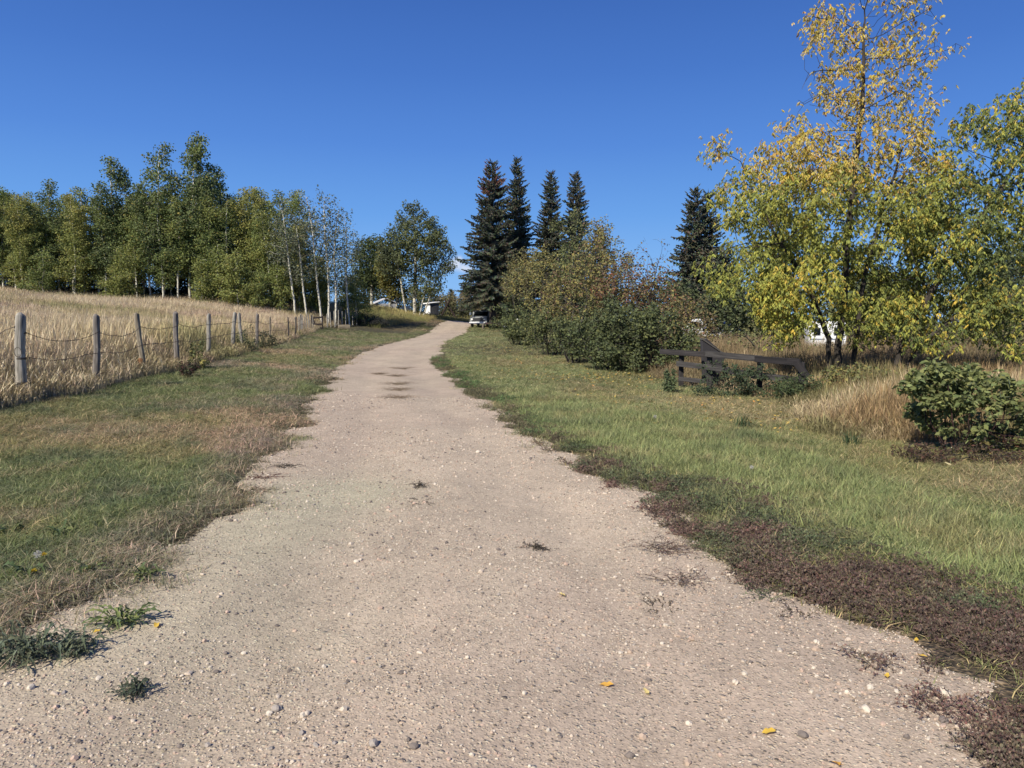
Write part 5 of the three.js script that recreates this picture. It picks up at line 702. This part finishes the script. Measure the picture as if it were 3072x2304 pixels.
// ---------------------------------------------------------------- old truck and flat trailer under the spruces
{
  const x = -3.3, d = 72.3, y = H(x, d), t = thing('old_truck', 'old white pickup truck parked nose-on under the big spruce', 'truck', [x, y, -d], -0.15), wh = plain(0.24, 0.25, 0.25, 0.55), dk = plain(0.02, 0.02, 0.022, 0.5), chrome = plain(0.55, 0.55, 0.55, 0.3, 0.8), gl = new THREE.MeshPhysicalMaterial({ color: 0x111518, roughness: 0.08, metalness: 0 }), rb = plain(0.025, 0.025, 0.025, 0.9);
  const prof = new THREE.Shape(); prof.moveTo(0, 0.45); prof.lineTo(0, 0.98); prof.lineTo(0.15, 1.06); prof.lineTo(1.2, 1.12); prof.lineTo(1.65, 1.66); prof.lineTo(2.9, 1.68); prof.lineTo(3.05, 1.15); prof.lineTo(4.9, 1.12); prof.lineTo(4.9, 0.45); prof.closePath();
  part(t, 'body', new THREE.ExtrudeGeometry(prof, { depth: 1.62, bevelEnabled: true, bevelSize: 0.05, bevelThickness: 0.06, bevelSegments: 2 }).translate(0, 0, -0.81).rotateY(Math.PI / 2), wh);
  part(t, 'windscreen', beam(V(0, 1.17, -1.16), V(0, 1.60, -1.53), 0.025, 1.42), gl); part(t, 'grille', new RoundedBoxGeometry(1.3, 0.28, 0.06, 1, 0.02).translate(0, 0.82, 0.07), dk); part(t, 'bumper', new RoundedBoxGeometry(1.8, 0.17, 0.14, 2, 0.04).translate(0, 0.48, 0.12), chrome);
  for (const s of [-1, 1]) { part(t, 'headlight', new THREE.CylinderGeometry(0.09, 0.09, 0.06, 14).rotateX(Math.PI / 2).translate(s * 0.62, 0.84, 0.11), plain(0.75, 0.75, 0.72, 0.15)); const m = part(t, 'mirror', new RoundedBoxGeometry(0.18, 0.26, 0.06, 1, 0.02).translate(s * 1.08, 1.38, -1.25), chrome); part(m, 'arm', beam(V(s * 0.86, 1.2, -1.25), V(s * 1.05, 1.36, -1.25), 0.03, 0.03), dk); for (const z of [-0.75, -3.9]) { const w = part(t, 'wheel', new THREE.TorusGeometry(0.27, 0.10, 10, 20).rotateY(Math.PI / 2).translate(s * 0.78, 0.37, z), rb); part(w, 'rim', new THREE.CylinderGeometry(0.2, 0.2, 0.14, 14).rotateZ(Math.PI / 2).translate(s * 0.80, 0.37, z), chrome); } }
  const tx = -0.7, td = 71.0, ty = H(tx, td), f = thing('flat_trailer', 'dark low flat trailer beside the old truck under the spruces', 'trailer', [tx, ty, -td], 0.08), fr = woodMat(0.06, 0.04, 0.035);
  for (let k = 0; k < 7; k++) part(f, 'plank', beam(V(-1.9, 0.62, -0.72 + k * 0.24), V(1.9, 0.62, -0.72 + k * 0.24), 0.05, 0.225), fr); part(f, 'frame', new THREE.BoxGeometry(3.8, 0.12, 0.06).translate(0, 0.53, 0.86), plain(0.06, 0.03, 0.03, 0.7)); part(f, 'frame', new THREE.BoxGeometry(3.8, 0.12, 0.06).translate(0, 0.53, -0.86), plain(0.06, 0.03, 0.03, 0.7)); part(f, 'axle', new THREE.CylinderGeometry(0.05, 0.05, 1.7, 8).rotateX(Math.PI / 2).translate(0, 0.31, 0), dk); part(f, 'drawbar', beam(V(-1.9, 0.5, 0), V(-2.3, 0.3, 0), 0.08, 0.08), dk);
  for (const s of [-1, 1]) { const w = part(f, 'wheel', new THREE.TorusGeometry(0.23, 0.085, 10, 18).translate(0, 0.31, s * 0.72), rb); part(w, 'rim', new THREE.CylinderGeometry(0.16, 0.16, 0.1, 12).rotateX(Math.PI / 2).translate(0, 0.31, s * 0.72), chrome); }
  const bt = solo('plastic_tub', new THREE.LatheGeometry([[0, 0.0], [0.20, 0.0], [0.23, 0.36], [0.25, 0.38], [0.21, 0.38], [0.19, 0.03], [0, 0.03]].map(p => new THREE.Vector2(...p)), 20), plain(0.74, 0.72, 0.70, 0.5), 'white plastic tub standing on the flat trailer', 'tub'); bt.position.set(tx + 1.35, ty + 0.645, -td + 0.45);
  const sy = H(-2.75, 69.5); solo('fence_stump', poleGeo(V(-2.75, sy - 0.2, -69.5), V(-2.72, sy + 0.55, -69.5), 0.10, 0.09, 9, 10), woodMat(0.33, 0.27, 0.2), 'grey stump post in the grass before the old truck', 'post');
}
// ---------------------------------------------------------------- white car and white trailer glimpsed behind the yellow tree
{
  const x = 10.9, d = 40, y = H(x, d) - 0.02, c = thing('white_car', 'white car half hidden by brush behind the slanting panel', 'car', [x, y, -d], 1.75), wh = plain(0.72, 0.72, 0.71, 0.35), gl = new THREE.MeshPhysicalMaterial({ color: 0x14181b, roughness: 0.06 }), rb = plain(0.025, 0.025, 0.025, 0.9), ch = plain(0.5, 0.5, 0.5, 0.3, 0.8);
  const pr = new THREE.Shape(); pr.moveTo(-2.1, 0.3); pr.lineTo(-2.15, 0.62); pr.lineTo(-1.3, 0.80); pr.lineTo(-0.75, 0.86); pr.quadraticCurveTo(-0.3, 1.28, 0.1, 1.30); pr.lineTo(0.8, 1.28); pr.quadraticCurveTo(1.3, 1.15, 1.5, 0.92); pr.lineTo(2.1, 0.86); pr.lineTo(2.15, 0.3); pr.closePath();
  part(c, 'body', new THREE.ExtrudeGeometry(pr, { depth: 1.5, bevelEnabled: true, bevelSize: 0.06, bevelThickness: 0.08, bevelSegments: 3 }).translate(0, 0, -0.75), wh);
  for (const s of [-1, 1]) { const w = new THREE.Shape(); w.moveTo(-0.55, 0.88); w.quadraticCurveTo(-0.2, 1.2, 0.1, 1.22); w.lineTo(0.75, 1.2); w.quadraticCurveTo(1.1, 1.1, 1.25, 0.92); w.closePath(); part(c, 'window', new THREE.ExtrudeGeometry(w, { depth: 0.01, bevelEnabled: false }).translate(0, 0, s * 0.84 - 0.005), gl); for (const wx of [-1.35, 1.35]) { const q = part(c, 'wheel', new THREE.TorusGeometry(0.23, 0.09, 10, 20).translate(wx, 0.31, s * 0.76), rb); part(q, 'rim', new THREE.CylinderGeometry(0.17, 0.17, 0.12, 14).rotateX(Math.PI / 2).translate(wx, 0.31, s * 0.78), ch); } part(c, 'headlight', new RoundedBoxGeometry(0.08, 0.12, 0.3, 1, 0.02).translate(-2.2, 0.55, s * 0.5), ch); }
  part(c, 'windscreen', beam(V(-0.86, 0.9, 0), V(-0.28, 1.25, 0), 0.03, 1.3), gl);
  const tx = 14.25, td = 33.5, ty = H(tx, td), t = thing('white_trailer', 'white travel trailer showing through gaps in the yellow tree', 'trailer', [tx, ty, -td], -0.25); t.scale.set(0.34, 0.62, 0.8); const wm = plain(0.78, 0.78, 0.77, 0.5);
  const bp = new THREE.Shape(); bp.moveTo(-2.2, 0.45); bp.lineTo(-2.3, 1.6); bp.quadraticCurveTo(-2.2, 2.2, -1.7, 2.25); bp.lineTo(1.8, 2.25); bp.quadraticCurveTo(2.25, 2.2, 2.3, 1.7); bp.lineTo(2.2, 0.45); bp.closePath(); part(t, 'body', new THREE.ExtrudeGeometry(bp, { depth: 1.9, bevelEnabled: true, bevelSize: 0.04, bevelThickness: 0.04, bevelSegments: 2 }).translate(0, 0, -0.95), wm);
  for (const wx of [-1.3, 1.2]) { const w = part(t, 'window', new RoundedBoxGeometry(0.8, 0.5, 0.03, 1, 0.01).translate(wx, 1.55, 1.0), gl); part(w, 'frame', new RoundedBoxGeometry(0.88, 0.58, 0.015, 1, 0.006).translate(wx, 1.55, 0.995), ch); } part(t, 'door', new RoundedBoxGeometry(0.62, 1.5, 0.03, 1, 0.01).translate(0, 1.28, 1.0), plain(0.70, 0.70, 0.69, 0.5)); part(t, 'stripe', new THREE.BoxGeometry(4.3, 0.10, 0.01).translate(0, 1.0, 0.996), plain(0.22, 0.25, 0.3, 0.5));
  for (const s of [-1, 1]) { const w = part(t, 'wheel', new THREE.TorusGeometry(0.24, 0.09, 10, 18).translate(0.2, 0.33, s * 0.86), rb); part(w, 'rim', new THREE.CylinderGeometry(0.17, 0.17, 0.1, 12).rotateX(Math.PI / 2).translate(0.2, 0.33, s * 0.88), ch); }
}
// ---------------------------------------------------------------- red-brown knotweed along the right-hand edge of the drive
function knotweedGeo(seed, n, R, hgt, tones) { // wiry spreading stems with tiny leaves
  const rng = RNG(seed), g = new Geo();
  for (let k = 0; k < n; k++) {
    const a = rng() * 6.283, L = R * rng.r(0.5, 1.15), up = rng.r(0.3, 1) * hgt, pts = [], c = vary(rng.pick(tones), rng, 0.25); const a9 = rng() * 6.283, r9 = R * 0.5 * Math.sqrt(rng()); let x = Math.cos(a9) * r9, z = Math.sin(a9) * r9, b = a; const m = 5;
    for (let s = 0; s <= m; s++) { const t = s / m; pts.push(V(x, up * Math.sin(t * 2.0) * (1 - 0.3 * t), z)); b += rng.r(-.5, .5); x += Math.cos(b) * L / m; z += Math.sin(b) * L / m; }
    g.tube(pts, pts.map((_, i) => 0.0016 * (1 - i / 8)), 3, c.map(q => q * 0.8), false);
    for (let s = 0; s < 20; s++) { const t = rng() * (m - 0.01), i = Math.floor(t), p = pts[i].clone().lerp(pts[i + 1], t - i), d = randDir(rng); d.y = Math.abs(d.y) * 0.8; d.normalize(); const l = rng.r(0.006, 0.012); g.leaf(p, d, side(d, rng), l, l * 0.32, 0, vary(rng.pick(tones), rng, 0.3)); }
  }
  return g.build();
}
const KN = [C(0.165, 0.100, 0.085), C(0.125, 0.082, 0.068), C(0.235, 0.165, 0.125), C(0.130, 0.110, 0.068), C(0.150, 0.080, 0.078), C(0.20, 0.15, 0.105)];
{
  const rng = RNG(851), list = [];
  for (let k = 0; k < 42000; k++) {
    const d = 2.0 + 26 * Math.pow(rng(), 1.7), r = edges(d)[1], w = stripW(d), x = r + rng.r(-0.3, w + 0.35), o = offRoad(x, d); if (!inView(x, d, 1.2) || o < -0.32 || (o < 0 && rng() < 0.6) || o > w + 0.2 || inBrush(x, d)) continue;
    const p = fbm(x * 2.6, d * 2.0, 4, 151); if (rng() > 0.14 + 0.9 * sstep(0.38, 0.56, p) - (o < 0.2 ? 0.3 : 0)) continue; if (d > 9 && rng() < 0.65) continue;
    const v = rng.r(0.6, 1.45), gr = sstep(0.5, 0.62, fbm(x * 2.4, d * 2.4, 3, 153)), pk = sstep(0.52, 0.62, fbm(x * 2.2 + 7, d * 2.2, 3, 155)); const far = sstep(7, 12, d) * 0.8; const c = [v * mix(1, 1.05, far) * mix(1, 0.75, gr) * mix(1, 1.2, pk), v * mix(1, 1.5, far) * mix(1, 1.25, gr) * mix(1, 1.1, pk), v * mix(1, 0.85, gr) * mix(1, 1.15, pk)];
    list.push([x, H(x, d) - 0.012, -d, rng() * 6.28, rng.r(0.5, 1.15) * (1 + d * 0.03), rng.r(0.6, 1.6), c, 0, 0]);
  }
  scatter('roadside_knotweed', ['red-brown knotweed carpeting the right edge of the driveway', 'purplish knotweed stems between gravel and grass', 'wiry russet weeds bordering the driveway', 'dark red ground weed along the gravel edge'], 'weeds', [1, 2, 3, 4].map(k => knotweedGeo(860 + k, 11, 0.10, 0.075, KN)), leafMat, list);
  // brown scrappy weeds creeping over the left edge
  const left = [];
  for (let k = 0; k < 9000; k++) { const d = 2.4 + 16 * Math.pow(rng(), 1.5), l = edges(d)[0], x = l + rng.r(-0.75, 0.3), o = offRoad(x, d); if (!inView(x, d, 1.2) || o < -0.12 || o > 0.8) continue; const p = fbm(x * 1.8, d * 1.4, 3, 161); if (rng() > sstep(0.38, 0.62, p)) continue; const v = rng.r(0.8, 1.3); left.push([x, H(x, d) - 0.01, -d, rng() * 6.28, rng.r(0.6, 1.1) * (1 + d * 0.03), rng.r(0.6, 1.1), [v, v, v], 0, 0]); }
  scatter('dry_edge_weeds', ['dry brown matted weeds along the left edge of the driveway', 'dull olive creeping weeds on the left gravel edge'], 'weeds', [knotweedGeo(871, 8, 0.09, 0.035, [BROWN, C(0.12, 0.09, 0.06), C(0.10, 0.085, 0.04)]), knotweedGeo(872, 8, 0.09, 0.03, [C(0.085, 0.085, 0.035), BROWN, C(0.07, 0.09, 0.03)])], leafMat, left);
  // single clumps out on the gravel
  const clump = (x, d, R, h, n, label, tones = KN, seed = 0) => { const o = solo('knotweed_clump', knotweedGeo(880 + seed, n, R, h, tones), leafMat, label, 'weed'); o.position.set(x, roadY(x, d) - 0.006, -d); };
  const BK = [C(0.055, 0.040, 0.032), C(0.08, 0.06, 0.045), C(0.05, 0.045, 0.025)];
  clump(1.05, 4.82, 0.26, 0.10, 46, 'largest wiry knotweed clump on the gravel near the weed strip', KN, 1); clump(1.00, 4.22, 0.20, 0.07, 30, 'knotweed clump with pale pebbles beside it, nearer than the largest', KN, 2); clump(0.80, 3.85, 0.12, 0.03, 14, 'thin flat knotweed sprig nearest the viewer on the gravel', [C(0.12, 0.09, 0.06), C(0.08, 0.07, 0.045)], 3);
  clump(0.18, 4.88, 0.12, 0.035, 26, 'small dark weed alone right of the driveway middle', BK, 4); clump(-0.85, 6.66, 0.10, 0.06, 20, 'small upright dark weed, farther of the pair in mid driveway', BK, 5); clump(-0.77, 6.1, 0.15, 0.02, 9, 'flattened straggly weed, nearer of the pair in mid driveway', BK, 6);
  const BW = [C(0.25, 0.19, 0.12), C(0.20, 0.165, 0.09), C(0.28, 0.19, 0.14)];
  [[-2.28, 14.4, 0.34, 'nearest brown weed patch of the row down the driveway middle'], [-2.5, 15.9, 0.36, 'second brown weed patch of the row down the driveway middle'], [-2.72, 17.3, 0.34, 'third brown weed patch of the row down the driveway middle'], [-3.05, 19.4, 0.36, 'fourth brown weed patch of the row down the driveway middle'], [-3.6, 19.9, 0.22, 'brown weed tuft left of the middle row'], [-3.35, 22.2, 0.4, 'farthest brown weed patch of the row down the driveway middle']].forEach(([x, d, R, label], i) => clump(x, d, R * 1.1, 0.07, 70, label, BW, 10 + i));
  clump(-2.35, 7.55, 0.16, 0.04, 30, 'dark creeping weed on the left gravel edge', BK, 20); clump(-2.4, 7.05, 0.18, 0.025, 34, 'reddish mat weed on the left gravel edge', [C(0.20, 0.10, 0.085), C(0.15, 0.09, 0.06)], 21); clump(-2.3, 6.45, 0.2, 0.04, 30, 'brown straggling weed left of the grey gravel patch', BW, 22);
}
// ---------------------------------------------------------------- rosette weeds, dandelions, fallen leaves
function rosette(seed, n, L, w, up, tones, base = 0.015) { // jagged leaves radiating from one crown, each bending its own way
  const rng = RNG(seed), g = new Geo();
  for (let k = 0; k < n; k++) {
    let a = k / n * 6.283 + rng.r(-.5, .5); const l = L * rng.r(0.35, 1.15), u = up * rng.r(0.1, 1.5), bend = rng.r(-1.1, 1.1), arc = rng.r(1.8, 3.0), c = vary(rng.pick(tones), rng, 0.3), m = 10, roll = rng.r(-.7, .7); let prev = null; const ba = rng() * 6.283, br = base * Math.sqrt(rng()); let px = Math.cos(ba) * br, pz = Math.sin(ba) * br;
    for (let s = 0; s <= m; s++) {
      const t = s / m, dx = Math.cos(a), dz = Math.sin(a), sx = -dz, sz = dx, y = l * u * Math.sin(t * arc) * 0.7 + 0.006, ww = w * Math.sin(Math.PI * Math.min(1, 0.1 + t * 0.9)) * (s % 2 ? 1.5 : 0.4) * (0.45 + t) * rng.r(0.7, 1.2);
      const i0 = g.v(px - sx * ww, y + ww * (0.4 + roll), pz - sz * ww, c), i1 = g.v(px, y, pz, c.map(q => q * 1.2)), i2 = g.v(px + sx * ww, y + ww * (0.4 - roll), pz + sz * ww, c);
      if (prev) { g.tri(prev[0], prev[1], i1); g.tri(prev[0], i1, i0); g.tri(prev[1], prev[2], i2); g.tri(prev[1], i2, i1); } prev = [i0, i1, i2]; px += dx * l / m; pz += dz * l / m; a += bend / m;
    }
  }
  return g.build();
}
const yellowMat = new THREE.MeshPhysicalMaterial({ color: new THREE.Color().setRGB(0.62, 0.44, 0.05), side: THREE.DoubleSide, roughness: 0.8, transmission: 0.2, thickness: 0 });
{
  const DG = [C(0.12, 0.165, 0.055), C(0.10, 0.14, 0.05), C(0.17, 0.20, 0.065)], GG = [C(0.105, 0.125, 0.075), C(0.085, 0.105, 0.06), C(0.13, 0.145, 0.085)];
  const gY = (x, d) => Math.max(H(x, d), roadY(x, d));
  let o = solo('dandelion_rosette', rosette(901, 60, 0.15, 0.008, 0.65, DG, 0.05), leafMat, 'bright green dandelion rosette on the gravel with yellow leaves caught beside it', 'weed'); o.position.set(-1.96, gY(-1.96, 3.6), -3.6);
  o = solo('thistle_weed', rosette(902, 150, 0.13, 0.0065, 0.9, GG, 0.12), leafMat, 'large grey-green toothed weed clump at the left edge of the view', 'weed'); o.position.set(-2.22, gY(-2.22, 3.2), -3.2);
  o = solo('thistle_weed', rosette(905, 110, 0.11, 0.006, 0.85, GG, 0.10), leafMat, 'grey-green toothed weed merging into the large clump on its right side', 'weed'); o.position.set(-2.03, gY(-2.03, 3.27), -3.27);
  o = solo('feathery_weed', rosette(903, 90, 0.075, 0.004, 0.7, [C(0.045, 0.060, 0.035), C(0.06, 0.075, 0.045)], 0.05), leafMat, 'small dark feathery weed on the gravel, nearest the viewer', 'weed'); o.position.set(-1.56, gY(-1.56, 2.9), -2.9);
  [[-2.2, 4.25, 0.14, 'leafy green weed at the tip of the left grass edge'], [-2.55, 4.3, 0.13, 'green broadleaf weed in the left gravel edge'], [-2.85, 4.2, 0.13, 'green weed beneath the yellow flower'], [-3.0, 4.0, 0.12, 'green weed at the left edge below the flowers'], [-3.15, 5.0, 0.13, 'dark weed in the brown grass left of the drive'], [-3.5, 5.0, 0.14, 'dark broadleaf weed near the left edge of the view']].forEach(([x, d, L, label], i) => { const q = solo('broadleaf_weed', rosette(910 + i, 26, L, 0.011, 0.7, DG.map(c => c.map(v => v * 0.8))), leafMat, label, 'weed'); q.position.set(x, gY(x, d), -d); });
  [[3.35, 10.6, 0.3, 'taller green weed tuft in the olive lawn'], [4.2, 9.0, 0.26, 'green weed tuft on the lawn before the tan brush'], [5.3, 9.9, 0.26, 'dark weed tuft at the foot of the tan brush']].forEach(([x, d, L, label], i) => { const q = solo('weed_tuft', bladeTuft(930 + i, 60, L, 0.12, 0.006, 0.8, r => { const v = r.r(0.7, 1.3); return [0.055 * v, 0.09 * v, 0.035 * v]; }).build(), leafMat, label, 'weed'); q.position.set(x, H(x, d), -d); });
  // dandelion heads
  const flower = (x, d, h, r, label, seed) => { const q = thing('dandelion_flower', label, 'flower', [x, H(x, d), -d]), st = new Geo(), hd = new Geo(), rng = RNG(seed); st.tube([V(0, 0, 0), V(0.01, h * 0.6, 0), V(0.015, h, 0.004)], [0.002, 0.0018, 0.0018], 5, C(0.12, 0.13, 0.06), false); for (let k = 0; k < 46; k++) { const a = rng() * 6.283, e = rng.r(0.1, 1.2), d2 = V(Math.cos(a) * Math.cos(e), Math.sin(e), Math.sin(a) * Math.cos(e)).normalize(); hd.leaf(V(0.015, h, 0.004), d2, side(d2, rng), r * rng.r(0.8, 1.1), r * 0.16, 0, vary(C(0.70, 0.52, 0.04), rng, 0.12)); } part(q, 'stem', st.build(true), leafMat); part(q, 'flower_head', hd.build(), leafMat); };
  flower(-2.80, 4.16, 0.06, 0.026, 'nearer yellow dandelion flower at the left grass edge', 1); flower(-2.93, 4.46, 0.06, 0.022, 'farther yellow dandelion flower beside the white seed head', 2);
  const seedHead = (x, d, h, r, label, seed) => { const q = thing('dandelion_clock', label, 'flower', [x, H(x, d), -d]), st = new Geo(), hd = new Geo(), rng = RNG(seed); st.tube([V(0, 0, 0), V(-0.01, h * 0.6, 0), V(0, h, 0)], [0.0018, 0.0016, 0.0016], 5, C(0.16, 0.15, 0.09), false); for (let k = 0; k < 70; k++) { const d2 = randDir(rng); hd.tube([V(0, h, 0), V(d2.x * r, h + d2.y * r, d2.z * r)], [0.0004, 0.0012], 3, C(0.62, 0.60, 0.56), false); } part(q, 'stem', st.build(true), leafMat); part(q, 'seed_head', hd.build(), leafMat); };
  seedHead(-2.88, 4.35, 0.10, 0.024, 'white dandelion seed head at the left grass edge', 3); seedHead(2.2, 11.2, 0.12, 0.03, 'white seed head in the lawn, farther one', 4); seedHead(2.35, 7.1, 0.1, 0.02, 'white seed head low in the lawn behind the weed strip', 5);
  // yellow leaves lying about
  const fallen = (seed, s) => { const rng = RNG(seed), g = new Geo(), c = C(1, 1, 1), m = 10, mid = g.v(0, 0.006, 0, c), ring = []; for (let k = 0; k < m; k++) { const a = k / m * 6.283, r = s * (0.75 + 0.35 * Math.cos(a) ** 2) * rng.r(0.85, 1.1) * (k === 0 ? 1.3 : 1); ring.push(g.v(Math.cos(a) * r, 0.004 + rng.r(0, 0.012), Math.sin(a) * r * 0.8, c)); } for (let k = 0; k < m; k++) g.tri(mid, ring[(k + 1) % m], ring[k]); g.tube([V(-s * 0.7, 0.004, 0), V(-s * 1.5, 0.006, s * 0.3)], [0.001, 0.0008], 3, c, false); return g.build(true); };
  const leafTone = { y: [0.66, 0.43, 0.05], o: [0.62, 0.34, 0.05], p: [0.66, 0.52, 0.20] };
  [[0.40, 3.0, 0.022, 'o', 'bright golden fallen leaf alone on the gravel'], [0.56, 2.94, 0.018, 'p', 'faded pale leaf lying right of the golden leaf'], [0.96, 2.62, 0.024, 'y', 'yellow fallen leaf near the bottom of the view, right of the middle'], [-1.78, 3.56, 0.022, 'y', 'yellow leaf lying right of the green rosette'], [-2.03, 3.47, 0.02, 'y', 'olive-yellow leaf in front of the green rosette'], [0.28, 4.0, 0.02, 'p', 'pale yellow leaf in the middle distance of the gravel'], [1.62, 3.05, 0.016, 'y', 'small yellow leaf on the edge of the weed strip'], [1.88, 3.25, 0.018, 'y', 'yellow leaf lying in the red weeds'], [1.95, 3.42, 0.016, 'y', 'yellow leaf in the red weeds, farther one'], [1.12, 2.42, 0.018, 'o', 'orange leaf at the very bottom of the gravel'], [-2.7, 3.85, 0.03, 'p', 'crumpled pale leaf under the left grass edge']].forEach(([x, d, s, t, label], i) => { const q = solo('fallen_leaf', fallen(950 + i, s), new THREE.MeshPhysicalMaterial({ color: new THREE.Color().setRGB(...leafTone[t]), side: THREE.DoubleSide, roughness: 0.75, transmission: 0.15, thickness: 0 }), label, 'leaf'); q.position.set(x, gY(x, d) + 0.004, -d); q.rotation.y = i * 1.7; });
  // drifts of small yellow leaves on the lawn by the hedge and tree
  const rng = RNG(970), list = [];
  const drift = (cx, cd, rx, rd, n) => { for (let k = 0; k < n; k++) { const x = cx + rng.n() * rx * 0.5, d = cd + rng.n() * rd * 0.5; if (offRoad(x, d) < 0.2) continue; const t = rng(); list.push([x, H(x, d) + 0.035 + rng() * 0.02, -d, rng() * 6.28, rng.r(0.7, 1.4), 1, t < 0.6 ? [0.55, 0.38, 0.08] : t < 0.8 ? [0.55, 0.26, 0.07] : [0.45, 0.38, 0.2], rng.r(-.5, .5), rng.r(-.5, .5)]); } };
  drift(2.6, 20.5, 3.0, 1.6, 380); drift(1.0, 24, 4, 4, 160); drift(3.6, 14, 2.4, 4, 260); drift(5.0, 11, 2.0, 2.5, 140); drift(0, 34, 2, 6, 100);
  scatter('leaf_litter', 'small yellow leaves scattered on the lawn below the hedge and tree', 'leaves', [fallen(981, 0.021)], new THREE.MeshPhysicalMaterial({ side: THREE.DoubleSide, roughness: 0.8, transmission: 0.15, thickness: 0 }), list);
}

renderer.render(scene, camera);
